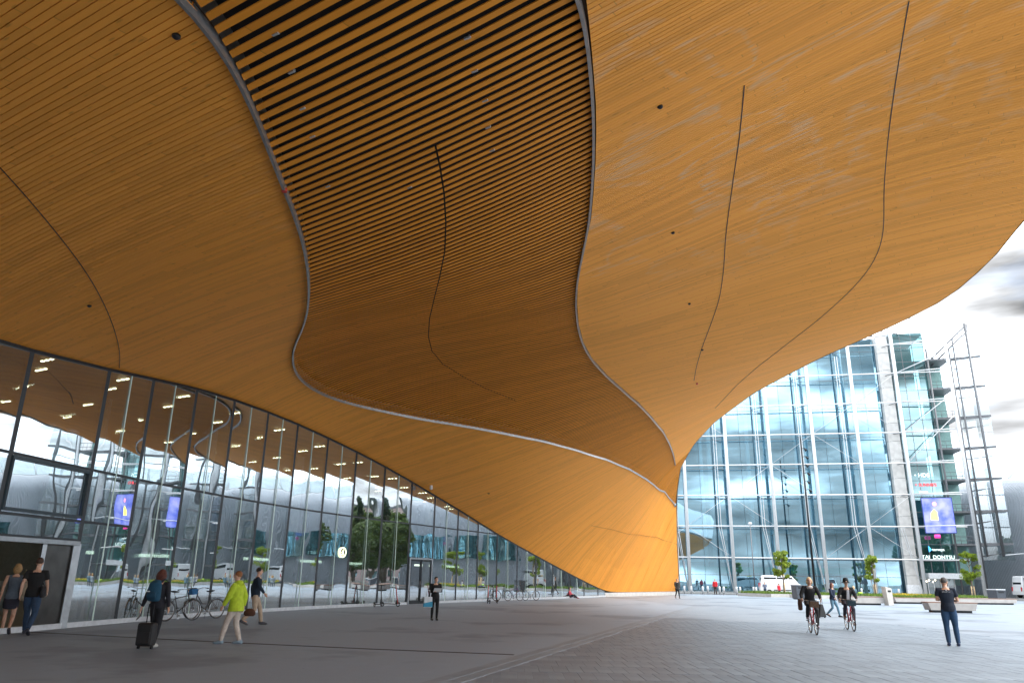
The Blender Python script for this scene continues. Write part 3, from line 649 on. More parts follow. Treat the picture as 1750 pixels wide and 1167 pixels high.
# ================================================================== ground
def ground_mat(name='plaza_paving', brick=True, tone=1.0, dark=0.6):
    m = bpy.data.materials.new(name); m.use_nodes = True; nt = m.node_tree; b = nt.nodes['Principled BSDF']; N = nt.nodes.new; K = nt.links.new
    g = N('ShaderNodeNewGeometry')
    mp_ = N('ShaderNodeMapping'); mp_.inputs['Rotation'].default_value = (0, 0, R(2)); K(g.outputs['Position'], mp_.inputs['Vector'])
    br = N('ShaderNodeTexBrick'); br.inputs['Scale'].default_value = 1.0; br.inputs['Brick Width'].default_value = 0.9; br.inputs['Row Height'].default_value = 0.45; br.inputs['Mortar Size'].default_value = 0.012
    br.inputs['Color1'].default_value = (0.205, 0.245, 0.29, 1); br.inputs['Color2'].default_value = (0.24, 0.28, 0.33, 1); br.inputs['Mortar'].default_value = (0.28, 0.31, 0.35, 1)
    K(mp_.outputs[0], br.inputs['Vector'])
    # darker slabs laid in loose drifts, and worn streaks along the walking direction
    n1_ = N('ShaderNodeTexNoise'); n1_.inputs['Scale'].default_value = 0.16; n1_.inputs['Detail'].default_value = 5; n1_.inputs['Roughness'].default_value = 0.6; K(mp_.outputs[0], n1_.inputs['Vector'])
    r1_ = N('ShaderNodeMapRange'); r1_.inputs['From Min'].default_value = 0.53; r1_.inputs['From Max'].default_value = 0.60; r1_.inputs['To Min'].default_value = tone; r1_.inputs['To Max'].default_value = dark * tone; K(n1_.outputs['Fac'], r1_.inputs['Value'])
    n2_ = N('ShaderNodeTexNoise'); n2_.inputs['Scale'].default_value = 2.4; n2_.inputs['Detail'].default_value = 8; K(g.outputs['Position'], n2_.inputs['Vector'])
    r2_ = N('ShaderNodeMapRange'); r2_.inputs['To Min'].default_value = 0.78; r2_.inputs['To Max'].default_value = 1.22; K(n2_.outputs['Fac'], r2_.inputs['Value'])
    n3_ = N('ShaderNodeTexNoise'); n3_.inputs['Scale'].default_value = 60; n3_.inputs['Detail'].default_value = 3; K(g.outputs['Position'], n3_.inputs['Vector'])
    r3_ = N('ShaderNodeMapRange'); r3_.inputs['To Min'].default_value = 0.85; r3_.inputs['To Max'].default_value = 1.15; K(n3_.outputs['Fac'], r3_.inputs['Value'])
    a = N('ShaderNodeMath'); a.operation = 'MULTIPLY'; K(r1_.outputs[0], a.inputs[0]); K(r2_.outputs[0], a.inputs[1])
    gv = N('ShaderNodeTexVoronoi'); gv.inputs['Scale'].default_value = 1.4; K(g.outputs['Position'], gv.inputs['Vector'])
    gr_ = N('ShaderNodeMapRange'); gr_.inputs['From Min'].default_value = 0.025; gr_.inputs['From Max'].default_value = 0.04; gr_.inputs['To Min'].default_value = 0.62; gr_.inputs['To Max'].default_value = 1.0; K(gv.outputs['Distance'], gr_.inputs['Value'])
    a3 = N('ShaderNodeMath'); a3.operation = 'MULTIPLY'; K(r3_.outputs[0], a3.inputs[0]); K(gr_.outputs[0], a3.inputs[1])
    a2 = N('ShaderNodeMath'); a2.operation = 'MULTIPLY'; K(a.outputs[0], a2.inputs[0]); K(a3.outputs[0], a2.inputs[1])
    vm = N('ShaderNodeVectorMath'); vm.operation = 'SCALE'; vm.inputs[0].default_value = (0.235, 0.285, 0.345)
    if brick: K(br.outputs['Color'], vm.inputs[0])
    K(a2.outputs[0], vm.inputs['Scale'])
    K(vm.outputs[0], b.inputs['Base Color']); rr_ = N('ShaderNodeMapRange'); rr_.inputs['To Min'].default_value = 0.42; rr_.inputs['To Max'].default_value = 0.75; K(n2_.outputs['Fac'], rr_.inputs['Value']); K(rr_.outputs[0], b.inputs['Roughness'])
    b.inputs['Specular IOR Level'].default_value = 0.45
    bp = N('ShaderNodeBump'); bp.inputs['Strength'].default_value = 0.35; bp.inputs['Distance'].default_value = 0.006; K(n3_.outputs['Fac'], bp.inputs['Height']); K(bp.outputs[0], b.inputs['Normal'])
    return m
m_ground = ground_mat()
mb = MB(); mb.add([(-900, -300, -0.012), (900, -300, -0.012), (900, 1500, -0.012), (-900, 1500, -0.012)], [(0, 1, 2, 3)])
ground = mb.build('ground', mat('far_ground', (0.17, 0.17, 0.165), 0.8, scale=0.3), fixn=False); ground['kind'] = 'structure'
mb = MB(); mb.add([(-60, -30, 0), (70, -30, 0), (70, 86, 0), (19, 96, 0), (-60, 96, 0)], [(0, 1, 2, 3, 4)])
plaza = mb.build('plaza', m_ground, fixn=False); plaza['kind'] = 'structure'
# asphalt left of the slab band
m_asph = ground_mat('smooth_apron', False, 1.08, 0.7)
bandA, bandB = at(720, 1167), at(1180, 1036)
bd = (bandB - bandA).normalized(); bn = Vector((bd.y, -bd.x, 0))
b0, b1 = bandA - bd * 14, bandA + bd * 42
mb = MB(); mb.add([b0 + Vector((0, 0, .004)), b1 + Vector((0, 0, .004)), Vector((8, 73, .004)), Vector((-3.6, 52.5, .004)), Vector((-10.9, 34, .004)), Vector((-12.2, 26, .004)), Vector((-12.0, 18, .004)), Vector((-10, 2, .004))], [tuple(range(8))])
asph = mb.build('asphalt_apron', m_asph, fixn=False); asph['kind'] = 'structure'
# pavers right of the band: real slabs with open joints
def paver_mat():
    m = mat('paver_stone', (0.175, 0.215, 0.26), 0.55, var=0.16, scale=1.3, bump=0.25, rnd=0.10)
    return m
m_pav = paver_mat()
pav = MB(); pav.box((0, 0, 0), (0.262, 0.992, 0.02)); 
pv0 = pav.build('paver', m_pav, plaza, bevel=0.004); pv0.location = (0.5, 9, 0.006)
slots = []
row = 0; yy = 10.2
while yy < 34:
    x = -14.0 + (row * 0.137) % 0.27
    while x < 16:
        p = Vector((x, yy, 0)); side = (p - bandA).dot(bn)
        if side > 0.62 and abs(math.atan2(x, yy)) < 0.72: slots.append((math.hypot(x, yy), x, yy))
        x += 0.27
    yy += 1.0; row += 1
slots.sort(); restp = MB()
for k, (d_, x, y) in enumerate(slots):
    jz = random.uniform(-0.0015, 0.0015)
    if k < 299: c = inst(pv0, plaza, (x, y, -0.0055 + jz))
    elif y < 34: restp.box((x, y, -0.0055 + jz), (0.262, 0.992, 0.02))
pv0.location = (slots[0][1], slots[0][2] - 1.0, -0.0055)
rp = restp.build('paver_field', m_pav, plaza, kind='stuff', fixn=False)
# band of long kerb stones
m_band = mat('band_stone', (0.21, 0.25, 0.295), 0.55, var=0.12, scale=1.5, bump=0.2, rnd=0.08)
L_ = 0.0; k = 0; ang = math.atan2(bd.y, bd.x); first = None
while L_ < 46:
    p = b0 + bd * (L_ + 0.75)
    for off in (0.12, 0.42):
        q = p + bn * off + Vector((0, 0, -0.004))
        if first is None: mb = MB(); mb.box((0, 0, 0), (1.49, 0.285, 0.024)); first = mb.build('band_stone', m_band, plaza, bevel=0.004); first.location = q; first.rotation_euler = (0, 0, ang)
        else: inst(first, plaza, q, ang)
    L_ += 1.5
# slot drain crossing the apron
dr = [at(878, 1118.5), at(640, 1109), at(420, 1099), at(263, 1091), at(150, 1085), at(20, 1078)]
mb = MB()
for a, b in zip(dr[:-1], dr[1:]): mb.beam(a + Vector((0, 0, 0.006)), b + Vector((0, 0, 0.006)), 0.13, 0.006)
dro = mb.build('slot_drain', mat('drain_iron', (0.02, 0.02, 0.022), 0.6, 0.4), plaza)
# road beyond the bollards
m_road = mat('road_asphalt', (0.09, 0.09, 0.092), 0.75, scale=1.0, bump=0.2)
mb = MB(); mb.add([(-30, 106, -0.006), (80, 82, -0.006), (86, 92, -0.006), (-24, 117, -0.006)], [(0, 1, 2, 3)]); ro = mb.build('road', m_road, fixn=False); ro['kind'] = 'structure'

# ================================================================== glass office block
SD = Vector((math.sin(R(101.8)), math.cos(R(101.8)), 0)); SN = Vector((SD.y, -SD.x, 0))     # along front, outward
if SN.y > 0: SN = -SN
So = at_y(1577, 975, 111.0); So.z = 0
office = thing('office_building', 'tall light blue glass office building with white external columns and steel balconies', 'building', So)
def so_(u, v, z): return SD * u + SN * v + Vector((0, 0, z))
m_white = mat('white_paint', (0.66, 0.68, 0.70), 0.4, var=0.04)
m_grey = mat('grey_steel', (0.15, 0.155, 0.165), 0.45, 0.4)
m_oglass = glass_mat('office_glass', (0.10, 0.30, 0.42), 0.55, (0.42, 0.72, 0.86), wob=0.006, wscale=0.25, rtint=(0.52, 0.79, 0.93))
m_tglass = glass_mat('corner_glass', (0.12, 0.30, 0.32), 0.34, (0.25, 0.5, 0.52), wob=0.008, wscale=0.3, rtint=(0.6, 0.84, 0.88))
m_pglass = glass_mat('screen_glass', (0.7, 0.78, 0.8), 0.22, (0.82, 0.9, 0.92), rtint=(0.9, 0.96, 1.0))
LV = [4.9 + 4.55 * k for k in range(8)]; TOPZ = 38.6
BAY = 6.42; NB = 8
VG = -3.0
om = Matrix.Identity(3)
cp = None
for k in range(NB + 1):
    u = -BAY * k
    mb = MB(); mb.tube([(0, 0, 0), (0, 0, TOPZ + 0.8)], 0.25, 14)
    if cp is None: cp = mb.build('column', m_white, office); cp.location = so_(u, 0, 0)
    else: inst(cp, office, so_(u, 0, 0))
    # stand-off struts to the glazing at every level, slanting in plan
    for j, z in enumerate(LV):
        mb = MB(); mb.tube([so_(u, 0, z), so_(u - 1.9, VG + 0.3, z)], 0.06, 6); mb.build('strut', m_grey if j % 1 == 0 else m_white, office)
    # paired stay rods
    if k < NB:
        for dx in (-1.7, -1.35):
            mb = MB(); mb.tube([so_(u - 0.25, -0.1, 0.2), so_(u + dx, -1.5, LV[1]), so_(u + dx, -1.5, TOPZ - 3)], 0.045, 6); mb.build('stay_rod', m_white, office)
for j, z in enumerate(LV):
    mb = MB(); mb.tube([so_(-BAY * NB, 0.02, z), so_(6.6 if j > 0 else 6.2, 0.02, z)], 0.095, 8); mb.build('white_pipe', m_white, office)
for k in range(NB):    # tension cables, alternate bays and levels
    for j in range(0, 7, 1):
        if (k + j) % 4 == 0:
            mb = MB(); mb.tube([so_(-BAY * k, 0, LV[j]), so_(-BAY * (k + 1), 0, LV[j + 1])], 0.025, 5); mb.build('tension_cable', m_white, office)
        if (k + j) % 4 == 1:
            mb = MB(); mb.tube([so_(-BAY * k, 0, LV[j + 1]), so_(-BAY * (k + 1), 0, LV[j])], 0.022, 5); mb.build('tension_cable', m_white, office)
for p_, q_ in ((so_(0, 0, LV[3]), so_(6.9, 1.0, LV[4] + 2.2)), (so_(0, 0, LV[4]), so_(6.9, 1.0, LV[5] + 0.8)), (so_(0, 0, LV[6]), so_(6.9, 1.0, LV[6] + 2.8))):
    mb = MB(); mb.tube([p_, q_], 0.07, 6); mb.build('brace', m_white, office)
# glazing: three panes to the bay
rows = [0.15, 2.6] + LV + [TOPZ]
rows = [0.15, 2.45, 4.75] + [4.75 + 4.55 * k for k in range(1, 8)] + [TOPZ]
pn = {}
for k in range(NB):
    for c in range(3):
        u0 = -BAY * k - 1.9 - (c + 1) * (BAY / 3); u1 = u0 + BAY / 3
        for j in range(len(rows) - 1):
            h = rows[j + 1] - rows[j] - 0.05
            key = round(h, 2)
            if key not in pn:
                mb = MB(); mb.add([(0, 0, 0), (BAY / 3 - 0.05, 0, 0), (BAY / 3 - 0.05, 0, h), (0, 0, h)], [(0, 1, 2, 3)]); o = mb.build('pane', m_oglass, office); pn[key] = o
                o.location = so_(u0 + 0.025, VG, rows[j] + 0.025); o.rotation_euler = (0, 0, math.atan2(SD.y, SD.x))
            else: inst(pn[key], office, so_(u0 + 0.025, VG, rows[j] + 0.025), math.atan2(SD.y, SD.x))
for z in rows[1:-1]:
    mb = MB(); mb.beam(so_(-BAY * NB - 2, VG - 0.06, z), so_(-1.9, VG - 0.06, z), 0.12, 0.07); mb.build('glazing_rail', m_grey, office)
for k in range(NB + 1):   # dark tubes stand in for the white columns' reflections in the glazing
    mb = MB(); mb.tube([so_(-BAY * k - 1.9, VG + 0.35, 0), so_(-BAY * k - 1.9, VG + 0.35, TOPZ - 1)], 0.11, 8); mb.build('column_reflection', mat('reflection_dark_blue', (0.05, 0.11, 0.15), 0.4, 0.3), office)
    for j, z in enumerate(LV):
        mb = MB(); mb.tube([so_(-BAY * k - 1.9, VG - 0.5, z - 1.6), so_(-BAY * k - 1.2, VG - 3.4, z)], 0.06, 5); mb.build('inner_brace', m_grey, office)
# interior: atrium floors set back, rear wall, inner columns
m_slab = mat('floor_slab', (0.5, 0.55, 0.58), 0.6); m_atr = mat('atrium_wall', (0.32, 0.50, 0.58), 0.7, var=0.25, scale=0.4)
for z in LV[:-1]:
    mb = MB(); mb.box(so_(-26, VG - 12, z - 0.2), (56, 8, 0.35), rz=math.atan2(SD.y, SD.x)); mb.build('floor_slab', m_slab, office)
mb = MB(); mb.box(so_(-26, VG - 16, TOPZ / 2), (56, 0.4, TOPZ), rz=math.atan2(SD.y, SD.x)); mb.box(so_(-54.2, VG - 8, TOPZ / 2), (0.4, 16, TOPZ), rz=math.atan2(SD.y, SD.x)); mb.build('atrium_wall', m_atr, office)
for k in range(7):
    for dv in (0, 0.9): mb = MB(); mb.tube([so_(-5 - k * 7.6 - dv * 1.5, VG - 6.5, 0), so_(-5 - k * 7.6 - dv * 1.5, VG - 6.5, TOPZ - 1)], 0.33, 8); mb.build('inner_column', m_white, office)
mb = MB(); mb.box(so_(-24, VG - 8.2, 0.03), (60, 16.4, 0.06), rz=math.atan2(SD.y, SD.x)); mb.build('lobby_floor', m_slab, office)
mb = MB(); mb.box(so_(-24, VG - 5, 3.3), (36, 0.3, 0.9), rz=math.atan2(SD.y, SD.x)); mb.build('shop_fascia', mat('green_fascia', (0.02, 0.30, 0.22), 0.4), office)
mb = MB(); mb.box(so_(-8, VG - 4, 0.7), (11, 0.8, 1.4), rz=math.atan2(SD.y, SD.x)); mb.build('lobby_counter', mat('lobby_timber', (0.35, 0.22, 0.10), 0.6), office)
mb = MB(); mb.prism([(-4, 0), (4, 0), (3.2, 1.0), (1.2, 1.5), (-1.0, 1.55), (-3.0, 1.1)], 1.2); c = mb.build('lobby_stand', mat('red_canvas', (0.35, 0.04, 0.04), 0.7), office); c.location = so_(-7.3, VG - 5.5, 1.4); c.rotation_euler = (0, 0, math.atan2(SD.y, SD.x))
# roof trusses and glass roof edge
mb = MB()
for k in range(26):
    u = 2 - k * 2.1
    mb.tube([so_(u, VG, TOPZ), so_(u - 1.05, VG - 2.2, TOPZ + 1.2), so_(u - 2.1, VG, TOPZ)], 0.06, 5); mb.tube([so_(u, VG - 4, TOPZ + 0.3), so_(u - 1.05, VG - 2.2, TOPZ + 1.2), so_(u - 2.1, VG - 4, TOPZ + 0.3)], 0.05, 5)
mb.tube([so_(3, VG - 2.2, TOPZ + 1.2), so_(-52, VG - 2.2, TOPZ + 1.2)], 0.08, 5); mb.build('roof_truss', m_grey, office)
mb = MB(); mb.box(so_(-24, VG - 9, TOPZ + 0.1), (58, 17, 0.2), rz=math.atan2(SD.y, SD.x)); mb.build('roof', m_slab, office)
# pale stone pylon with recessed joints
for j in range(14):
    z0 = j * TOPZ / 14; h = TOPZ / 14 - 0.05
    mb = MB(); mb.box((0, 0, 0), (1.65, 1.9, h))
    if j == 0: pyl = mb.build('pylon_block', mat('pylon_stone', (0.55, 0.54, 0.52), 0.75, scale=1.5, bump=0.1, rnd=0.05), office); pyl.location = so_(-1.0, -2.4, z0 + h / 2); pyl.rotation_euler = (0, 0, math.atan2(SD.y, SD.x))
    else: inst(pyl, office, so_(-1.0, -2.4, z0 + h / 2), math.atan2(SD.y, SD.x))
mb = MB(); mb.box(so_(-1.0, -2.4, TOPZ / 2), (1.55, 1.8, TOPZ), rz=math.atan2(SD.y, SD.x)); mb.build('pylon_core', mat('pylon_joint', (0.2, 0.2, 0.2), 0.9), office)
mb = MB(); mb.box(so_(-1.0, -1.6, 0.75), (1.9, 0.5, 1.5), rz=math.atan2(SD.y, SD.x)); mb.build('pylon_base', m_fascia, office)
# corner glazing, half-storey panes
VC = -1.7; U0, U1 = 0.15, 5.0; hh = 4.55 / 2; cpn = None
ORZ = math.atan2(SD.y, SD.x)
for j in range(16):
    z0 = 2.55 + j * hh
    if z0 + hh > TOPZ + 0.6: break
    for c in range(3):
        w = (U1 - U0) / 3
        if cpn is None:
            mb = MB(); mb.add([(0, 0, 0), (w - 0.07, 0, 0), (w - 0.07, 0, hh - 0.07), (0, 0, hh - 0.07)], [(0, 1, 2, 3)]); cpn = mb.build('corner_pane', m_tglass, office); cpn.location = so_(U0 + c * w, VC, z0); cpn.rotation_euler = (0, 0, ORZ)
        else: inst(cpn, office, so_(U0 + c * w, VC, z0), ORZ)
    mb = MB(); mb.beam(so_(U0, VC - 0.05, z0 - 0.035), so_(U1, VC - 0.05, z0 - 0.035), 0.1, 0.09); mb.build('corner_rail', m_grey, office)
for c in range(4): mb = MB(); mb.beam(so_(U0 + c * (U1 - U0) / 3 - 0.035, VC - 0.02, 2.5), so_(U0 + c * (U1 - U0) / 3 - 0.035, VC - 0.02, TOPZ), 0.08, 0.08); mb.build('corner_mullion', m_grey, office)
for j in range(9): 
    mb = MB(); mb.box(so_(2.6, VC - 3.6, 2.5 + j * 4.55), (5.0, 6.4, 0.4), rz=ORZ); mb.build('floor_slab', m_slab, office)
mb = MB(); mb.box(so_(2.6, VC - 7, TOPZ / 2), (5.2, 0.3, TOPZ - 0.3), rz=ORZ); mb.build('core_wall', mat('core_teal', (0.08, 0.17, 0.18), 0.7), office)
# revolving entrance with lit lobby
mb = MB(); mb.box(so_(3.0, VC + 0.5, 2.75), (4.4, 1.6, 0.75), rz=ORZ); mb.build('entrance_canopy', m_sill, office)
for u in (0.9, 1.7, 2.6, 3.5, 4.4): mb = MB(); mb.beam(so_(u, VC + 0.1, 0), so_(u, VC + 0.1, 2.4), 0.09, 0.09); mb.build('entrance_post', m_sill, office)
for u in (0.95, 1.75, 2.65, 3.55): 
    mb = MB(); mb.add([so_(u, VC + 0.1, 0.1), so_(u + 0.72, VC + 0.1, 0.1), so_(u + 0.72, VC + 0.1, 2.35), so_(u, VC + 0.1, 2.35)], [(0, 1, 2, 3)]); mb.build('entrance_glass', m_pglass, office)
mb = MB()
for u, z in ((1.1, 2.0), (1.5, 2.15), (2.3, 2.2), (2.0, 1.95)): mb.ball(so_(u, VC - 1.2, z), 0.1, 8, 6)
mb.build('lobby_lamp', m_spot, office)
mb = MB(); mb.box(so_(2.6, VC - 3.2, 0.03), (5, 6.6, 0.05), rz=ORZ); mb.build('lobby_mat', m_slab, office)
# lettering on the corner glass
def text(name, body, loc, size, rz, m, parent=None, extr=0.01, rx=math.pi / 2, align='LEFT'):
    cu = bpy.data.curves.new(name, 'FONT'); cu.body = body; cu.size = size; cu.extrude = extr; cu.align_x = align; cu.materials.append(m)
    o = bpy.data.objects.new(name, cu); col.objects.link(o); o.location = loc; o.rotation_euler = (rx, 0, rz)
    if parent: o.parent = parent
    bpy.context.view_layer.update(); me = bpy.data.meshes.new_from_object(o.evaluated_get(bpy.context.evaluated_depsgraph_get()))
    m2 = bpy.data.objects.new(name, me); col.objects.link(m2); m2.location = o.location; m2.rotation_euler = o.rotation_euler
    if parent: m2.parent = parent
    bpy.data.objects.remove(o); return m2
m_lw = mat('letters_white', (0.8, 0.9, 0.88), 0.5, emit=(0.75, 0.95, 0.9), es=0.55); m_lr = mat('letters_red', (0.7, 0.05, 0.06), 0.5, emit=(0.9, 0.08, 0.1), es=0.5)
def pz(px, py, y): return at_y(px, py, y).z
text('sign_text', 'TAI  DONTSU', so_(0.6, VC + 0.12, 5.1), 0.70, ORZ, m_lw, office)
text('sign_text', 'terveys', so_(2.1, VC + 0.12, 6.2), 0.55, ORZ, m_lw, office)
text('sign_text', '+ SUNNIES', so_(1.0, VC + 0.12, 15.35), 0.62, ORZ, m_lr, office)
text('sign_text', '\u2022 HDS', so_(1.1, VC + 0.12, 16.7), 0.8, ORZ, m_lw, office)
text('sign_text', 'yhteys', so_(1.4, VC + 0.12, 14.4), 0.5, ORZ, m_lw, office)
mb = MB(); mb.add([so_(1.65, VC + 0.14, 6.0), so_(2.05, VC + 0.14, 6.35), so_(1.65, VC + 0.14, 6.9)], [(0, 1, 2)]); mb.build('blue_logo', mat('logo_blue', (0.05, 0.4, 0.8), 0.5, emit=(0.1, 0.5, 0.95), es=0.6), office)
# big display screen, canted off the corner
scr = thing('display_screen', 'large blue video display screen with small yellow and red figures hung on the office corner', 'screen', So + so_(2.95, 0.55, 0), ORZ + R(-6))
mb = MB(); mb.box((0, 0.16, 11.0), (4.0, 0.26, 5.0)); mb.build('housing', mat('screen_housing', (0.03, 0.06, 0.22), 0.5), scr)
def screen_mat():
    m = bpy.data.materials.new('screen_picture'); m.use_nodes = True; nt = m.node_tree; b = nt.nodes['Principled BSDF']; N = nt.nodes.new; K = nt.links.new
    t = N('ShaderNodeTexCoord'); n = N('ShaderNodeTexNoise'); n.inputs['Scale'].default_value = 0.7; n.inputs['Detail'].default_value = 3; K(t.outputs['Object'], n.inputs['Vector'])
    r = N('ShaderNodeValToRGB'); r.color_ramp.elements[0].position = 0.35; r.color_ramp.elements[0].color = (0.10, 0.16, 0.75, 1); r.color_ramp.elements[1].position = 0.68; r.color_ramp.elements[1].color = (0.45, 0.48, 0.95, 1)
    K(n.outputs['Fac'], r.inputs['Fac']); K(r.outputs[0], b.inputs['Emission Color']); b.inputs['Emission Strength'].default_value = 0.55; b.inputs['Base Color'].default_value = (0.02, 0.02, 0.05, 1); return m
mb = MB(); mb.add([(-1.9, 0, 8.6), (1.9, 0, 8.6), (1.9, 0, 13.4), (-1.9, 0, 13.4)], [(0, 1, 2, 3)]); mb.build('picture', screen_mat(), scr)
mb = MB(); mb.prism([(-1.1, 10.4), (-0.1, 10.3), (-0.15, 11.5), (-0.5, 11.9), (-1.0, 11.3)], 0.02); mb.build('yellow_figure', mat('screen_yellow', (0.8, 0.8, 0.1), 0.5, emit=(0.95, 0.9, 0.15), es=0.8), scr, loc=(0, -0.03, 0))
mb = MB(); mb.ball((-0.35, -0.03, 12.6), (0.28, 0.02, 0.28)); mb.build('red_figure', mat('screen_pink', (0.8, 0.2, 0.3), 0.5, emit=(0.95, 0.3, 0.4), es=0.8), scr)
mb = MB(); mb.tube([(-0.9, -0.02, 8.1), (-0.2, -0.02, 8.1)], 0.26, 8); mb.build('magenta_badge', mat('badge_magenta', (0.7, 0.05, 0.3), 0.5, emit=(0.8, 0.05, 0.35), es=0.4), scr)
# balcony stack with steel decks, railing and outer glass wing
U2 = 8.2
for j, z in enumerate([2.5 + 4.55 * k for k in range(8)]):
    mb = MB(); mb.box(so_((U1 + U2) / 2, -3.2, z), (U2 - U1, 4.6, 0.28), rz=ORZ); mb.build('balcony_deck', m_grey, office)
    if j > 0:
        mb = MB()
        for dz in (0.55, 1.1): mb.tube([so_(U1 + 0.05, -0.9, z + dz), so_(U2, -0.9, z + dz)], 0.035, 5)
        for q in range(5): mb.tube([so_(U1 + 0.1 + q * 0.75, -0.9, z), so_(U1 + 0.1 + q * 0.75, -0.9, z + 1.1)], 0.03, 5)
        mb.build('railing', m_grey, office)
    if j > 0:
        mb = MB(); mb.prism([(0, -0.25), (4.4, -0.02), (4.4, 0.25), (0, 0.25)], 0.3); o = mb.build('outrigger', m_grey, office); o.location = so_(U2 - 0.2, -1.4 , z); o.rotation_euler = (0, 0, ORZ + R(-14))
        mb = MB(); mb.tube([so_(U2, -1.1, z - 1.6), so_(U2 + 4.3, -2.3, z - 0.9)], 0.07, 5); mb.build('tie_rod', m_grey, office)
mb = MB(); mb.box(so_((U1 + U2) / 2, -5.6, 18), (U2 - U1, 0.2, 33), rz=ORZ); mb.build('balcony_back_glass', mat('balcony_back', (0.25, 0.42, 0.40), 0.3), office)
for u, v in ((U1 + 0.05, -0.9), (U2, -0.9)): mb = MB(); mb.tube([so_(u, v, 0), so_(u, v, TOPZ - 2.5)], 0.15, 8); mb.build('balcony_post', m_grey, office)
wp = None
for j in range(7):
    for c in range(2):
        z0 = 5.0 + j * 4.55
        mb = MB(); mb.add([(0, 0, 0), (2.1, 0, 0), (2.1, 0, 4.4), (0, 0, 4.4)], [(0, 1, 2, 3)])
        if wp is None: wp = mb.build('wing_pane', m_pglass, office); wp.location = so_(U2 + 0.2, -2.2, z0); wp.rotation_euler = (0, 0, ORZ + R(-14))
        else: inst(wp, office, so_(U2 + 0.2, -2.2, z0) + Matrix.Rotation(ORZ + R(-14), 3, 'Z') @ Vector((2.15 * c, 0, 0)), ORZ + R(-14))
# sloping lattice on top of the wing
mb = MB()
P0, P1 = so_(U1 + 0.6, -3.0, TOPZ - 5.2), so_(U2 + 3.2, -1.2, TOPZ + 0.2)
for dz in (0, 1.0): mb.tube([P0 + Vector((0, 0, dz)), P1 + Vector((0, 0, dz))], 0.12, 6)
P0b, P1b = P0 - SN * 2.2, P1 - SN * 2.2
mb.tube([P0b, P1b], 0.08, 6)
for q in range(9):
    a = P0.lerp(P1, q / 8); b = P0b.lerp(P1b, q / 8); mb.tube([a, b], 0.05, 5); mb.tube([a + Vector((0, 0, 1.0)), P0.lerp(P1, min(1, (q + 1) / 8))], 0.05, 5)
mb.build('roof_lattice', m_grey, office)
for u, v, z0, z1, r_ in ((7.0, 1.6, 0, TOPZ + 2.4, 0.24), (10.6, 0.2, 5.4, TOPZ + 0.9, 0.19), (8.9, -0.8, 5.4, TOPZ - 1.2, 0.13)):
    mb = MB(); mb.tube([so_(u, v, z0), so_(u, v, z1)], r_, 10); mb.build('mast', m_sill if u < 8 else m_grey, office)
for j, z in enumerate([9.5 + 4.55 * k for k in range(7)]): mb = MB(); mb.tube([so_(0.2, 0.1, z), so_(7.0, 1.6, z + 0.1)], 0.08, 6); mb.build('mast_tie', m_white, office)
# aerials and thin bars above the roof
mb = MB(); mb.tube([so_(-1, -2, TOPZ + 2.2), so_(6.8, 1.5, TOPZ + 2.4)], 0.06, 5); mb.tube([so_(1.6, -2, TOPZ), so_(1.6, -2, TOPZ + 3)], 0.06, 5); mb.tube([so_(-3, -2, TOPZ + 1.6), so_(5.5, -2.0, TOPZ - 0.6)], 0.08, 5); mb.tube([so_(-3, -3, TOPZ + 0.8), so_(5.5, -3.0, TOPZ - 0.8)], 0.08, 5); mb.build('roof_bars', m_grey, office)
mb = MB(); mb.tube([so_(10.6, 0.2, 5.6), so_(13.4, 0.2, 5.9), so_(13.8, 0.2, 5.2)], 0.08, 6); mb.build('arm_lamp', m_white, office)

# ================================================================== curved grey metal museum
m_zinc = mat('zinc_cladding', (0.42, 0.45, 0.49), 0.38, 0.55, var=0.1, scale=0.3)
m_seam = mat('zinc_seam', (0.46, 0.49, 0.53), 0.5, 0.2)
mus = thing('museum_building', 'long museum clad in curved ribbed grey zinc beside the glass office block', 'building', (75, 125, 0))
MO = mus.location.copy()
def mpt(a, h):   # a 0..1 along plan curve, h 0..1 up the section
    P = [Vector((58, 152, 0)), Vector((66, 138, 0)), Vector((71, 126, 0)), Vector((74, 113, 0)), Vector((75, 100, 0)), Vector((73, 90, 0))]
    x = a * (len(P) - 1); i = min(int(x), len(P) - 2); f = x - i
    p0, p1, p2, p3 = P[max(i - 1, 0)], P[i], P[i + 1], P[min(i + 2, len(P) - 1)]
    c = 0.5 * ((2 * p1) + (-p0 + p2) * f + (2 * p0 - 5 * p1 + 4 * p2 - p3) * f * f + (-p0 + 3 * p1 - 3 * p2 + p3) * f ** 3)
    e = 1e-3; n = None
    top = 15.0 + 2.5 * math.sin(math.pi * min(1, a * 1.2))
    d_ = Vector((-0.75, -0.66, 0)) if a < 0.5 else Vector((-1, -0.15, 0))
    off = (h ** 2.2) * 4.0 - math.sin(h * 3.14) * 1.5
    z = top * math.sin(h * math.pi / 2) ** 0.9
    return c - d_.normalized() * off + Vector((0, 0, z)) - MO
NA, NH = 60, 12
V = [mpt(i / NA, j / NH) for i in range(NA + 1) for j in range(NH + 1)]; n = NH + 1
F = [(i * n + j, (i + 1) * n + j, (i + 1) * n + j + 1, i * n + j + 1) for i in range(NA) for j in range(NH)]
mb = MB(); mb.add(V, F, True); mb.build('curved_wall', m_zinc, mus, fixn=False)
mb = MB()
for i in range(230):
    a = i / 229; pts = [mpt(a, j / NH) for j in range(NH + 1)]
    mb.tube([p + Vector((-0.03, -0.03, 0)) for p in pts], 0.045, 3, cap=False)
mb.build('standing_seams', m_seam, mus, kind='stuff', fixn=False)
mb = MB(); 
for i in range(40): 
    pass
V = [mpt(i / NA, 1.0) for i in range(NA + 1)] + [mpt(i / NA, 1.0) + Vector((36, 22, -1)) for i in range(NA + 1)]
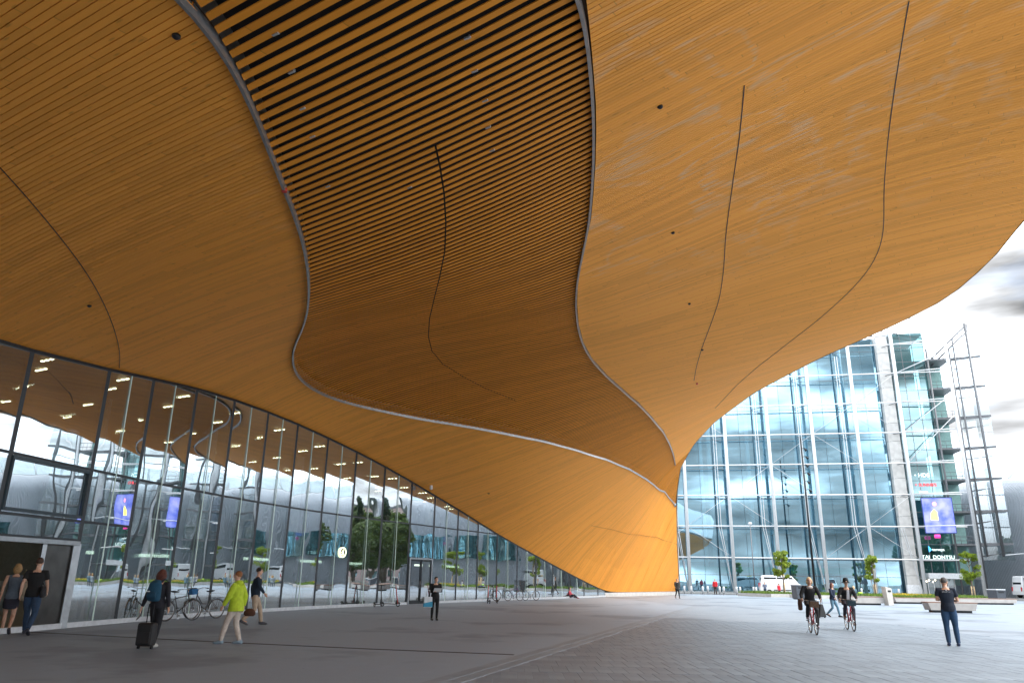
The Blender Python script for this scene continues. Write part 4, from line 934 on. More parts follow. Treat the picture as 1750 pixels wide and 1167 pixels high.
mb.add(V, [(i, i + 1, NA + 1 + i + 1, NA + 1 + i) for i in range(NA)]); mb.build('roof', m_zinc, mus, fixn=False)
# raised white ridge skylight and glass prow
mb = MB(); nn_ = 30
V = []
for i in range(nn_ + 1):
    p = mpt(i / nn_ * 0.9, 1.0); V += [p + Vector((0, 0, 0.1)), p + Vector((3.5, 2.2, 2.6)), p + Vector((11, 7, 4.2))]
mb.add(V, [(i * 3 + j, i * 3 + 3 + j, i * 3 + 4 + j, i * 3 + 1 + j) for i in range(nn_) for j in range(2)]); sl = mb.build('skylight', mat('skylight_glass', (0.42, 0.52, 0.56), 0.18, var=0.15, scale=0.5), mus, fixn=False)
for i in range(0, nn_ + 1, 2): mb = MB(); mb.tube([V[i * 3] + Vector((0, 0, 0.08)), V[i * 3 + 1] + Vector((0, 0, 0.08)), V[i * 3 + 2] + Vector((0, 0, 0.08))], 0.09, 5); mb.build('skylight_rib', m_white, mus)
mb = MB(); mb.add([mpt(1.0, j / NH) for j in range(NH + 1)] + [mpt(1.0, 1.0) + Vector((36, 22, -1)), mpt(1.0, 0) + Vector((36, 22, 0))], [tuple(range(NH + 3))]); mb.build('end_wall', m_zinc, mus, fixn=False)
mb = MB(); mb.box(Vector((60, 133, 2.8)) - MO, (14, 6, 5.6), rz=R(-32)); mb.build('entrance_wing', mat('dark_zinc', (0.10, 0.12, 0.14), 0.5, 0.3), mus)
for k in range(3):
    c1 = mpt(0.72 + k * 0.09, 0.25); mb = MB(); mb.box(c1 + Vector((-0.3, 0, 0)), (0.8, 4.5, 4.2)); o = mb.build('window', m_tglass, mus)

# ================================================================== far city blocks and tree belts (seen between buildings and mirrored in the glass)
def block(x, y, w, d, h, rz, c, label, wins=True):
    t = thing('city_building', label, 'building', (x, y, 0), rz)
    mb = MB(); mb.box((0, 0, h / 2), (w, d, h)); mb.build('wall', mat('render_%s' % str(c), c, 0.8, scale=0.2), t)
    mb = MB(); mb.box((0, 0, h + 0.35), (w + 0.6, d + 0.6, 0.7)); mb.build('roof', m_grey, t)
    wm = MB(); nx = int(w / 4); nz = int(h / 3.6)
    pr_ = None
    for i in range(nx):
        for j in range(nz):
            p = (-w / 2 + (i + 0.5) * w / nx, -d / 2 - 0.03, 1.8 + j * 3.6)
            if pr_ is None: mb = MB(); mb.box((0, 0, 0), (1.8, 0.12, 1.7)); pr_ = mb.build('window', m_tglass, t, loc=p)
            else: inst(pr_, t, p)
    return t
block(152, 121, 46, 20, 19, R(-60), (0.50, 0.38, 0.36), 'pinkish rendered block with rows of square windows behind the trees')
block(158, 44, 50, 20, 16, R(-80), (0.45, 0.42, 0.38), 'long beige block standing right of the pinkish block')
block(130, 150, 36, 22, 22, R(-40), (0.32, 0.33, 0.35), 'dark grey block behind the museum roof')

def leaf_mat(name, c):
    if name in _M: return _M[name]
    m = bpy.data.materials.new(name); m.use_nodes = True; nt = m.node_tree; b = nt.nodes['Principled BSDF']; N = nt.nodes.new; K = nt.links.new
    g = N('ShaderNodeNewGeometry'); r = N('ShaderNodeValToRGB'); r.color_ramp.elements[0].color = (c[0] * 0.55, c[1] * 0.6, c[2] * 0.5, 1); r.color_ramp.elements[1].color = (c[0] * 1.5, c[1] * 1.35, c[2] * 1.2, 1)
    K(g.outputs['Random Per Island'], r.inputs['Fac']); K(r.outputs[0], b.inputs['Base Color']); b.inputs['Roughness'].default_value = 0.6
    tr = N('ShaderNodeBsdfTranslucent'); K(r.outputs[0], tr.inputs['Color']); ms = N('ShaderNodeMixShader'); ms.inputs[0].default_value = 0.35
    K(b.outputs[0], ms.inputs[1]); K(tr.outputs[0], ms.inputs[2]); K(ms.outputs[0], nt.nodes['Material Output'].inputs['Surface']); _M[name] = m; return m
m_bark = mat('bark', (0.16, 0.13, 0.10), 0.9, scale=8, bump=0.4); m_leafy = leaf_mat('leaf_young', (0.22, 0.31, 0.035)); m_leafd = leaf_mat('leaf_mature', (0.07, 0.115, 0.025)); m_leafc = leaf_mat('leaf_conifer', (0.03, 0.06, 0.03))
def tree(x, y, h, cr, n, lm, label, group, slim=1.0, seed=1, ls=0.12, stake=False, trunk=0.35, conifer=False, name='tree', cat='tree'):
    rg = random.Random(seed); t = thing(name, label, cat, (x, y, 0), rg.uniform(0, 6), group)
    tk = MB(); r0 = h * 0.016 + 0.02
    tk.tube([(0, 0, 0), (0.02 * h * rg.uniform(-1, 1), 0.01, h * 0.4), (0.02 * h * rg.uniform(-1, 1), 0, h * 0.92)], [r0, r0 * 0.7, r0 * 0.15], 8)
    cl = []
    for i in range(34 if h > 6 else 20):
        f = rg.uniform(trunk, 0.92); a = rg.uniform(0, 6.28); L__ = cr * (1.0 - abs(f - 0.6) * 0.9) * rg.uniform(0.55, 1.0)
        if conifer: L__ = cr * (1.02 - f) * 1.25
        p = Vector((math.cos(a) * L__, math.sin(a) * L__, h * f + L__ * (0.5 if not conifer else -0.15)))
        tk.tube([(0, 0, h * f * 0.9), Vector((p.x * .5, p.y * .5, (h * f * 0.9 + p.z) / 2 + 0.1)), p], [r0 * 0.4, r0 * 0.25, r0 * 0.06], 5); cl.append((p, cr * rg.uniform(0.16, 0.34) * (0.5 if conifer else 1)))
        cl.append((p * 0.6 + Vector((0, 0, h * f * 0.42)), cr * rg.uniform(0.14, 0.28)))
    tk.build('trunk', m_bark, t)
    lf = MB()
    for k in range(n):
        c, rr_ = rg.choice(cl); d = Vector((rg.gauss(0, 1), rg.gauss(0, 1), rg.gauss(0, 0.8 * slim))); d = d.normalized() * rr_ * rg.uniform(0.3, 1.0) ** 0.5
        p = c + d; s_ = ls * rg.uniform(0.6, 1.3); u = Vector((rg.gauss(0, 1), rg.gauss(0, 1), rg.gauss(0, 1))).normalized(); w = u.orthogonal().normalized() * s_ * 0.5; u = u * s_
        lf.add([p - u, p + w, p + u, p - w], [(0, 1, 2, 3)])
    lf.build('crown', lm, t, fixn=False)
    if stake:
        for dx in (-0.35, 0.35):
            mb = MB(); mb.tube([(dx, 0, 0), (dx * 0.9, 0, 1.5)], 0.05, 6); mb.build('stake', mat('stake_timber', (0.5, 0.36, 0.2), 0.8), t)
        mb = MB(); mb.beam((-0.34, 0.02, 1.3), (0.34, 0.02, 1.3), 0.04, 0.08); mb.build('tie', mat('stake_timber', (0.5, 0.36, 0.2), 0.8), t)
    return t
for i, (px, py, h, cr, lab) in enumerate([(1341, 1014, 4.9, 0.95, 'young staked tree beside the white minibus'), (1497, 1018, 4.8, 0.85, 'young staked tree standing behind the concrete litter post'), (1664, 1015, 5.0, 1.15, 'young staked tree in front of the office entrance corner')]):
    p = at(px, py + 0.5); p = p * (88 / p.y) if p.y > 88 else p
    tree(p.x, p.y, h, cr, 3000, m_leafy, lab, 'young staked trees in the planting bed', seed=i + 3, ls=0.12, stake=True, trunk=0.34)
# mature trees right of the plaza
TR_ = [(84, 87, 11, 3.8, 0), (90, 93, 13, 4.2, 1), (97, 96, 17, 3.0, 2), (104, 104, 14, 4.5, 0), (92, 87, 9, 3.2, 0), (112, 107, 20, 3.2, 2), (118, 104, 16, 4.5, 1), (87, 94, 16, 2.8, 2), (64, 84, 9.4, 2.4, 0), (61, 79, 8.6, 2.2, 0), (65, 75, 9, 2.4, 0), (70, 80, 10, 3, 1), (80, 64, 12, 4, 1), (92, 70, 14, 4.4, 0), (100, 78, 13, 4.2, 1)]
protos = {}
tl = ['broad mature green tree', 'darker bushy tree', 'narrow dark spruce']
for i, (x, y, h, cr, k) in enumerate(TR_):
    lab = tl[k] + ' of the park, mirrored in the library glass'
    if k not in protos: protos[k] = (tree(x, y, h, cr, 9000, [m_leafd, m_leafd, m_leafc][k], lab, 'park trees right of the plaza', seed=30 + k, ls=0.30, trunk=0.22, conifer=(k == 2), name=['broadleaf_tree', 'broadleaf_tree', 'spruce_tree'][k]), h)
    else: p_, h_ = protos[k]; copy_tree(p_, None, (x, y, 0), i * 1.3, lab, scale=h / h_)

# ================================================================== planting bed, low walls, benches, bins
m_grass = mat('bed_soil', (0.05, 0.045, 0.03), 0.95)
m_gl = leaf_mat('grass_blades', (0.13, 0.22, 0.035)); m_gy = leaf_mat('yellow_flowers', (0.55, 0.42, 0.04))
def bed(pts, label, flowers=False):
    z = 0.34
    t = thing('planting_bed', label, 'planter', (sum(p.x for p in pts) / 4, sum(p.y for p in pts) / 4, 0)); o = t.location.copy()
    mb = MB(); q = [p - o for p in pts]
    mb.add([p + Vector((0, 0, 0)) for p in q] + [p + Vector((0, 0, z)) for p in q], [(0, 1, 5, 4), (1, 2, 6, 5), (2, 3, 7, 6), (3, 0, 4, 7), (4, 5, 6, 7)]); mb.build('kerb', m_concrete, t)
    mb = MB(); qq = [p * 0.97 + Vector((0, 0, z + 0.004)) for p in q]; mb.add(qq, [(0, 1, 2, 3)]); mb.build('soil', m_grass, t)
    gm = MB(); rg = random.Random(5)
    area = (pts[1] - pts[0]).length * (pts[3] - pts[0]).length
    for i in range(int(min(9000, area * 110))):
        a, b = rg.random(), rg.random(); p = (q[0] * (1 - a) + q[1] * a) * (1 - b) + (q[3] * (1 - a) + q[2] * a) * b; p = p * 0.97
        h = rg.uniform(0.12, 0.34); d = Vector((rg.gauss(0, 0.1), rg.gauss(0, 0.1), h)); w = Vector((rg.uniform(-1, 1), rg.uniform(-1, 1), 0)).normalized() * 0.035
        p = p + Vector((0, 0, z)); gm.add([p - w, p + w, p + d], [(0, 1, 2)])
    gm.build('grass', m_gl, t, kind='stuff', fixn=False)
    if flowers:
        fm = MB()
        for i in range(700):
            a, b = rg.random() ** 2 * 0.35, rg.random() * 0.5; p = (q[0] * (1 - a) + q[1] * a) * (1 - b) + (q[3] * (1 - a) + q[2] * a) * b; p = p * 0.97 + Vector((0, 0, z + rg.uniform(0.2, 0.36)))
            fm.add([p + Vector((rg.gauss(0, 0.04), rg.gauss(0, 0.04), rg.gauss(0, 0.03))) for _ in range(3)], [(0, 1, 2)])
        fm.build('flowers', m_gy, t, kind='stuff', fixn=False)
    return t
def bedq(px0, px1, py, dep):
    a, b = at(px0, py), at(px1, py + (px1 - px0) * 0.004); n = Vector((-(b - a).y, (b - a).x, 0)).normalized() * dep; return [a, b, b + n, a + n]
bed(bedq(1318, 1362, 1020, 5), 'small grass bed with pale kerb in front of the white minibus')
bed(bedq(1400, 1470, 1022.5, 4), 'grass bed with pale kerb behind the two cyclists')
bed(bedq(1555, 1698, 1027, 7), 'long raised grass bed with yellow flowers behind the man in navy polo', True)
# long low seating wall with timber top
m_bench = mat('bench_concrete', (0.36, 0.345, 0.33), 0.75, scale=2, bump=0.15); m_btop = mat('bench_timber', (0.19, 0.10, 0.065), 0.55, scale=10)
def wall_bench(px0, px1, py, w, h, label, tim=True, name='seating_wall', skew=0.012):
    a, b = at(px0, py), at(px1, py + (px1 - px0) * skew); c = (a + b) / 2; rz = math.atan2((b - a).y, (b - a).x); Lh = (b - a).length
    t = thing(name, label, 'bench', c, rz)
    mb = MB(); mb.prism([(-Lh / 2 + 0.3, 0), (Lh / 2 - 0.3, 0), (Lh / 2 - 0.3, 0.13), (-Lh / 2 + 0.3, 0.13)], w - 0.3); mb.build('plinth', m_black, t, loc=(0, w / 2, 0))
    mb = MB(); mb.prism([(-Lh / 2 + 0.14, 0.13), (Lh / 2 - 0.14, 0.13), (Lh / 2, h - 0.055), (-Lh / 2, h - 0.055)], w); mb.build('body', m_bench, t, bevel=0.015, loc=(0, w / 2, 0))
    if tim:
        nb = 5
        for k in range(nb): mb = MB(); mb.box((0, 0, 0), (Lh + 0.04, w / nb - 0.015, 0.05)); mb.build('slat', m_btop, t, loc=(0, (k + 0.5) * w / nb, h - 0.025))
    return t
wall_bench(1442, 1514, 1033, 0.9, 0.62, 'long concrete bench with brown timber top behind the cyclist in the hat')
wall_bench(1588, 1673, 1046, 0.9, 0.60, 'short concrete bench with brown timber top beside the man in navy polo', skew=0.02)
wall_bench(1530, 1740, 1031, 0.8, 0.50, 'very long low concrete seating wall with thin timber top in front of the grass bed', skew=0.01)
# litter bins and the concrete litter post
def bin_(px, py, w, h, label, dark=True, rz=0.2, lid=True):
    p = at(px, py); t = thing('litter_bin', label, 'bin', p, rz)
    mm = mat('bin_grey', (0.065, 0.075, 0.09), 0.45, 0.3)
    mb = MB(); mb.prism([(-w * 0.46, 0.05), (w * 0.46, 0.05), (w / 2, h - 0.1), (-w / 2, h - 0.1)], w * 0.8); mb.build('body', mm, t, bevel=0.02)
    mb = MB(); mb.box((0, 0, h - 0.06), (w * 1.02, w * 0.84, 0.08)); mb.build('lid', m_sill if lid else mm, t, bevel=0.015)
    mb = MB(); mb.box((0, -w * 0.405, h - 0.28), (w * 0.6, 0.012, 0.16)); mb.build('slot', m_black, t)
    mb = MB(); mb.box((0, 0, 0.025), (w * 0.8, w * 0.66, 0.05)); mb.build('foot', m_black, t); return t
bin_(1367, 1023.5, 1.15, 1.35, 'dark grey litter bin between the minibus and the blonde cyclist', lid=False)
bin_(1706, 1031, 1.2, 1.3, 'dark grey litter bin with a bright lid at the right edge', rz=0.35)
p = at(1519, 1034); t = thing('litter_post', 'pale concrete litter post with slanting sides at the bench end', 'litter post', p, 0.3)
mb = MB(); mb.prism([(-0.2, 0), (0.3, 0), (0.26, 1.25), (-0.34, 1.38)], 0.46); mb.build('body', mat('post_concrete', (0.48, 0.46, 0.42), 0.7, scale=3), t, bevel=0.02)
mb = MB(); mb.box((0.0, -0.235, 1.05), (0.3, 0.012, 0.14)); mb.build('slot', m_black, t)
# bollards
bp_ = None
bol = [(1170, 1014.3), (1182, 1014.5), (1201.5, 1015), (1210, 1014), (1230.5, 1015), (1237.5, 1015.5), (1259.5, 1015.5), (1265.5, 1016), (1288.5, 1015.5), (1293, 1017), (1411, 1013), (1473.5, 1017), (1537, 1018), (1570, 1016), (1603, 1017), (1672, 1018), (1684, 1019), (1739, 1021)]
lm = ['first white bollard from the timber foot, by the walker', 'second white bollard from the timber foot', 'white bollard beside the white column base', 'white bollard left of the person in red', 'white bollard just right of the person in red', 'second white bollard right of the person in red', 'white bollard midway between person in red and minibus', 'white bollard nearer the minibus of the middle pair', 'left bollard of the pair at the minibus tail', 'right bollard of the pair at the minibus tail', 'white bollard behind the walking woman in navy', 'short white bollard behind the seated pair', 'white bollard right of the seated person by the litter post', 'white bollard at the base of the stone pylon', 'white bollard before the office entrance', 'left bollard of the pair behind the staked tree at right', 'right bollard of the pair behind the staked tree at right', 'white bollard at the right edge beyond the bin']
for (px, py), lab in zip(bol, lm):
    p = at(px, py)
    if bp_ is None:
        bp_ = thing('bollard', lab, 'bollard', p, 0, 'white bollards along the road'); mb = MB(); mb.tube([(0, 0, 0), (0, 0, 0.9), (0, 0, 0.93)], [0.13, 0.12, 0.09], 12); mb.build('post', m_sill, bp_); mb = MB(); mb.tube([(0, 0, 0.80), (0, 0, 0.84)], 0.126, 12); mb.build('band', m_fascia, bp_)
    else: copy_tree(bp_, None, p, None, lab)
# lamp standards
def floodmast(px, py, ptop, label):
    p = at(px, py); k = p.y; top = at_y(ptop[0], ptop[1], k); t = thing('lamp_mast', label, 'lamp post', p)
    mb = MB(); mb.tube([(0, 0, 0), (0, 0, top.z)], [0.16, 0.10], 10); mb.build('pole', m_black, t)
    for i in range(6):
        z = top.z - 1.6 - i * 1.15; sg_ = 1 if i % 2 else 0.8
        mb = MB(); mb.tube([(0, 0, z), (0.5 * sg_, -0.1, z + 0.15)], 0.04, 6); mb.tube([(0.45 * sg_, -0.1, z + 0.05), (0.75 * sg_, -0.25, z - 0.25)], [0.10, 0.2], 10); mb.build('spotlight', m_black, t)
    return t
floodmast(1394, 1016, (1375, 748), 'tall black lamp mast with six small spotlights before the glass office')
def post_top(px, py, h, label):
    p = at(px, py); t = thing('street_lamp', label, 'lamp post', p)
    mb = MB(); mb.tube([(0, 0, 0), (0, 0, h)], [0.07, 0.045], 8); mb.build('pole', m_grey, t)
    mb = MB(); mb.tube([(0, 0, h), (0, 0, h + 0.25), (0, 0, h + 0.4)], [0.1, 0.28, 0.12], 12); mb.build('lantern', m_white, t); return t
post_top(1291, 1016, 8.4, 'thin dark street lamp with round white lantern beside the minibus')
for px, py, h, lab in ((1689, 1014, 4.3, 'curved white-headed street lamp beside the dark museum wall'), (1729, 1017, 4.9, 'larger curved white-headed street lamp at the right edge')):
    p = at(px, py); t = thing('street_lamp', lab, 'lamp post', p); h *= p.y / 95 * 1.0
    mb = MB(); mb.tube([(0, 0, 0), (0, 0, h * 0.82), (0.25, -0.05, h * 0.96), (0.9, -0.1, h)], [0.09, 0.07, 0.07, 0.05], 8); mb.build('pole', mat('lamp_blue_grey', (0.12, 0.20, 0.26), 0.4, 0.4), t)
    mb = MB(); mb.tube([(0.2, -0.05, h * 0.95), (0.7, -0.1, h * 1.0), (1.4, -0.1, h * 1.02)], [(0.06, 0.06), (0.16, 0.08), (0.08, 0.04)], 10); mb.build('lamp_head', m_white, t)
    mb = MB(); mb.box((0.05, -0.1, h * 0.62), (1.5, 0.05, 0.12)); mb.build('sign_arm', m_grey, t)
# flags-like slender poles mirrored in the office glass: real street poles on the plaza edge
# ================================================================== vehicles
def van(loc, rz, label, L0=5.3, H0=2.35, body=(0.78, 0.79, 0.80)):
    t = thing('minibus', label, 'van', loc, rz); W = 1.9
    pf_ = [(-L0 / 2, 0.42), (-L0 / 2 - 0.02, 0.9), (-L0 / 2 + 0.08, 1.35), (-L0 / 2 + 0.28, H0 - 0.12), (-L0 / 2 + 0.45, H0), (L0 / 2 - 1.75, H0), (L0 / 2 - 1.45, H0 - 0.1), (L0 / 2 - 0.72, 1.38), (L0 / 2 - 0.12, 1.12), (L0 / 2, 0.8), (L0 / 2, 0.40)]
    mb = MB(); n = len(pf_)
    for sgn in (-1, 1):
        pass
    V = []
    for y, sc_ in ((-W / 2, 0.94), (-W / 2 + 0.08, 1.0), (W / 2 - 0.08, 1.0), (W / 2, 0.94)):
        for x, z in pf_: V.append((x * (0.985 if sc_ < 1 else 1), y * (0.9 if z > 1.4 else 1.0), z if z < 1.4 else z - (0.05 if sc_ < 1 else 0)))
    F = [(i * n + j, i * n + (j + 1) % n, (i + 1) * n + (j + 1) % n, (i + 1) * n + j) for i in range(3) for j in range(n)] + [tuple(range(n)), tuple(reversed(range(3 * n, 4 * n)))]
    mb.add(V, F); mb.build('body', mat('van_paint', body, 0.25, var=0.02, coat=0.5), t, bevel=0.03)
    mw = mat('van_window', (0.015, 0.02, 0.025), 0.08, spec=0.8)
    for sgn in (-1, 1):
        y = sgn * (W / 2 * 0.905 + 0.02)
        for poly in ([(-L0 / 2 + 0.5, 1.45), (-0.7, 1.45), (-0.7, H0 - 0.25), (-L0 / 2 + 0.55, H0 - 0.25)], [(-0.6, 1.45), (0.65, 1.45), (0.65, H0 - 0.25), (-0.6, H0 - 0.25)], [(0.8, 1.42), (L0 / 2 - 0.95, 1.42), (L0 / 2 - 1.5, H0 - 0.25), (0.8, H0 - 0.25)]):
            mb = MB(); mb.prism(poly, 0.03); mb.build('side_window', mw, t, loc=(0, y, 0))
        mb = MB(); mb.box((-0.05, sgn * (W / 2 + 0.005), 0.62), (2.0, 0.03, 0.10)); mb.build('trim', m_black, t)
        mb = MB(); mb.box((-L0 / 2 + 0.02, sgn * 0.82, 1.15), (0.1, 0.18, 0.55)); mb.build('tail_light', mat('tail_red', (0.5, 0.02, 0.03), 0.3), t)
        mb = MB(); mb.box((L0 / 2 - 0.1, sgn * 0.7, 0.95), (0.2, 0.35, 0.2)); mb.build('headlight', mat('lamp_lens', (0.7, 0.72, 0.74), 0.15), t)
        for x in (-L0 / 2 + 1.05, L0 / 2 - 0.95):
            mb = MB(); mb.tube([(x, sgn * (W / 2 - 0.24), 0.34), (x, sgn * (W / 2 + 0.02), 0.34)], 0.34, 18); w_ = mb.build('wheel', mat('tyre', (0.012, 0.012, 0.013), 0.85), t)
            mb = MB(); mb.tube([(x, sgn * (W / 2 + 0.01), 0.34), (x, sgn * (W / 2 + 0.04), 0.34)], 0.2, 12); mb.build('hub', m_sill, w_)
    mb = MB(); mb.prism([(L0 / 2 - 1.42, H0 - 0.16), (L0 / 2 - 0.74, 1.44), (L0 / 2 - 0.70, 1.46), (L0 / 2 - 1.38, H0 - 0.14)], W * 0.82); mb.build('windscreen', mw, t)
    mb = MB(); mb.box((-L0 / 2 + 0.17, 0, 1.75), (0.06, 1.4, 0.6)); mb.build('rear_window', mw, t)
    return t
pv = at(1337, 1015.0); vv = pv * (98 / pv.y); v1 = van((vv.x, 98, 0), R(-12), 'white minibus with dark side windows parked before the glass office')
mb = MB(); mb.box((0, 0, 2.42), (0.8, 0.25, 0.12)); mb.build('roof_sign', mat('taxi_yellow', (0.8, 0.6, 0.1), 0.4), v1)
v2 = van(tuple(at_y(1772, 1000, 110).xy) + (0,), R(8), 'pale grey delivery van partly cut by the right edge of the picture', L0=6.4, H0=2.9, body=(0.6, 0.66, 0.70))
for (x, y, rz, lab, c) in ((46, 60, R(80), 'silver van parked at the park edge right of the plaza', (0.5, 0.5, 0.5)), (52, 66, R(75), 'light blue van parked near the park trees right of the plaza', (0.3, 0.5, 0.6))):
    van((x, y, 0), rz, lab, body=c)
# ================================================================== bicycles, scooters, luggage
m_tyre = mat('tyre_rubber', (0.012, 0.012, 0.013), 0.85); m_chrome = mat('chrome', (0.55, 0.56, 0.57), 0.2, 0.9)
_wheel = {}
def wheel(parent, x, z, r=0.34, fender=None, mud=False):
    key = round(r, 3)
    if key not in _wheel:
        mb = MB(); mb.ring((0, 0, 0), r - 0.02, 0.02, 'y', 32, 6); ty = mb.build('wheel', m_tyre, parent)
        mb = MB(); mb.ring((0, 0, 0), r - 0.045, 0.010, 'y', 32, 4); rim = mb.build('rim', m_chrome, ty)
        mb = MB(); mb.tube([(0, -0.04, 0), (0, 0.04, 0)], 0.022, 8)
        for k in range(16):
            a = k * math.pi / 8; mb.tube([(0, 0.015 * (-1) ** k, 0), (math.cos(a) * (r - 0.05), 0, math.sin(a) * (r - 0.05))], 0.0018, 3, cap=False)
        sp = mb.build('spokes', m_chrome, ty); _wheel[key] = ty; ty.location = (x, 0, z); return ty
    c = _wheel[key].copy(); col.objects.link(c); c.parent = parent; c.location = (x, 0, z)
    for ch in _wheel[key].children: d = ch.copy(); col.objects.link(d); d.parent = c
    return c
def bike(loc, rz, label, color, group=None, step=False, basket=None, rack=True, lean=0.0, fender=False, r=0.34, saddle_h=0.95, steer=0.0, kids=False):
    """length along +x (front), base at ground"""
    t = thing('bicycle', label, 'bicycle', loc, rz, group); t.rotation_euler = (lean, 0, rz)
    mp_ = mat('bike_paint_%s' % str(color), color, 0.3, 0.1, coat=0.6)
    wheel(t, -0.52, r, r); wheel(t, 0.53, r, r)
    bb = (-0.06, 0, 0.29); st_ = (-0.20, 0, 0.80); hd0 = (0.36, 0, 0.62); hd1 = (0.32, 0, 0.82); ra = (-0.52, 0, r); fa = (0.53, 0, r)
    mb = MB(); mb.tube([bb, st_], 0.016, 8); mb.tube([bb, hd0], 0.019, 8)
    if step: mb.tube([(-0.12, 0, 0.52), (0.1, 0, 0.52), hd1], 0.016, 8)
    else: mb.tube([(-0.18, 0, 0.74), hd1], 0.016, 8)
    mb.tube([hd0, (0.31, 0, 0.90)], 0.02, 8)
    for s_ in (-0.05, 0.05):
        mb.tube([ra[:1] + (s_,) + ra[2:], bb], 0.009, 6); mb.tube([(ra[0], s_, ra[2]), (-0.19, s_ * 0.3, 0.74)], 0.008, 6)
    mb.build('frame', mp_, t)
    mb = MB()
    for s_ in (-0.05, 0.05): mb.tube([(0.53, s_, r), (0.42, s_, 0.64), (0.37, s_ * 0.3, 0.66)], 0.011, 6)
    mb.build('fork', mp_, t)
    mb = MB(); mb.tube([(0.31, 0, 0.88), (0.29, 0, 1.02)], 0.014, 6); mb.tube([(0.16, -0.29, 1.04), (0.27, -0.22, 1.06), (0.31, 0, 1.02), (0.27, 0.22, 1.06), (0.16, 0.29, 1.04)], 0.012, 6); mb.build('handlebar', m_chrome, t)
    for s_ in (-1, 1): mb = MB(); mb.tube([(0.19, s_ * 0.27, 1.045), (0.08, s_ * 0.30, 1.03)], 0.017, 8); mb.build('grip', m_tyre, t)
    mb = MB(); mb.tube([(-0.20, 0, 0.78), (-0.23, 0, saddle_h - 0.03)], 0.012, 6); mb.build('seat_post', m_chrome, t)
    mb = MB(); mb.tube([(-0.36, 0, saddle_h + 0.02), (-0.28, 0, saddle_h + 0.01), (-0.17, 0, saddle_h), (-0.06, 0, saddle_h)], [(0.07, 0.02), (0.10, 0.035), (0.05, 0.03), (0.018, 0.018)], 10, xdir=(0, 1, 0)); mb.build('saddle', m_tyre, t)
    mb = MB(); mb.ring((bb[0], 0.05, bb[2]), 0.085, 0.008, 'y', 20, 4); mb.tube([(bb[0], -0.09, bb[2]), (bb[0], 0.09, bb[2])], 0.016, 6); mb.tube([(bb[0], 0.09, bb[2]), (bb[0] + 0.12, 0.09, bb[2] - 0.12)], 0.01, 6); mb.tube([(bb[0], -0.09, bb[2]), (bb[0] - 0.12, -0.09, bb[2] + 0.12)], 0.01, 6)
    mb.tube([(-0.52, 0.05, r + 0.035), (bb[0], 0.05, bb[2] + 0.085)], 0.004, 4); mb.tube([(-0.52, 0.05, r - 0.035), (bb[0], 0.05, bb[2] - 0.085)], 0.004, 4); mb.build('crankset', m_chrome, t)
    for s_ in (-1, 1): mb = MB(); mb.box((bb[0] + s_ * 0.12, s_ * 0.13, bb[2] - s_ * 0.12), (0.09, 0.07, 0.02)); mb.build('pedal', m_tyre, t)
    if fender:
        for cx_, a0, a1 in ((-0.52, R(20), R(170)), (0.53, R(30), R(150))):
            V = []; F = []
            for k in range(13):
                a = a0 + (a1 - a0) * k / 12
                for w_ in (-0.025, 0.0, 0.025): q = r + (0.035 if w_ == 0 else 0.022); V.append((cx_ + q * math.cos(a), w_, r + q * math.sin(a)))
            for k in range(12):
                for j in range(2): F.append((k * 3 + j, k * 3 + j + 1, (k + 1) * 3 + j + 1, (k + 1) * 3 + j))
            mb = MB(); mb.add(V, F, True); mb.build('mudguard', m_chrome, t)
    if rack:
        mb = MB()
        for s_ in (-0.06, 0, 0.06): mb.tube([(-0.22, s_, 0.72), (-0.78, s_, 0.73)], 0.006, 5)
        for s_ in (-0.06, 0.06): mb.tube([(-0.6, s_, 0.73), (-0.52, s_, r)], 0.006, 5)
        mb.tube([(-0.78, -0.06, 0.73), (-0.78, 0.06, 0.73)], 0.006, 5); mb.build('carrier', m_black, t)
    mb = MB(); mb.tube([(-0.1, -0.05, 0.27), (-0.16, -0.2, 0.02)], 0.009, 5); mb.build('kickstand', m_chrome, t)
    if basket:
        mb = MB(); mb.prism([(0.42, 0.84), (0.62, 0.84), (0.67, 1.02), (0.38, 1.02)], 0.27); mb.build('basket', mat('basket_%s' % str(basket), basket, 0.8, scale=30, bump=0.5, var=0.3), t)
        mb = MB(); mb.ring((0, 0, 0), 0.16, 0.012, 'z', 16, 5); o = mb.build('basket_rim', m_black, t); o.location = (0.54, 0, 1.045)
    return t
def scooter(loc, rz, label, stem, group=None, lean=0):
    t = thing('kick_scooter', label, 'scooter', loc, rz, group); t.rotation_euler = (lean, 0, rz)
    wheel(t, -0.45, 0.11, 0.11); wheel(t, 0.42, 0.11, 0.11)
    mb = MB(); mb.box((-0.05, 0, 0.14), (0.72, 0.15, 0.05)); mb.build('deck', m_black, t, bevel=0.01)
    mb = MB(); mb.tube([(0.42, 0, 0.13), (0.36, 0, 0.4), (0.24, 0, 1.08)], [0.025, 0.032, 0.028], 8); mb.build('stem', mat('scooter_%s' % str(stem), stem, 0.35, coat=0.4), t)
    mb = MB(); mb.tube([(0.30, 0, 0.14), (0.36, 0, 0.36)], 0.04, 8); mb.build('neck', m_black, t)
    mb = MB(); mb.tube([(0.2, -0.24, 1.1), (0.235, 0, 1.09), (0.2, 0.24, 1.1)], 0.015, 6); mb.build('handlebar', m_black, t)
    mb = MB(); mb.prism([(0.36, 0.22), (0.50, 0.24), (0.55, 0.16), (0.53, 0.15), (0.48, 0.22)], 0.07); mb.prism([(-0.58, 0.18), (-0.5, 0.26), (-0.36, 0.2), (-0.5, 0.24)], 0.07); mb.build('mudguard', m_black, t); return t

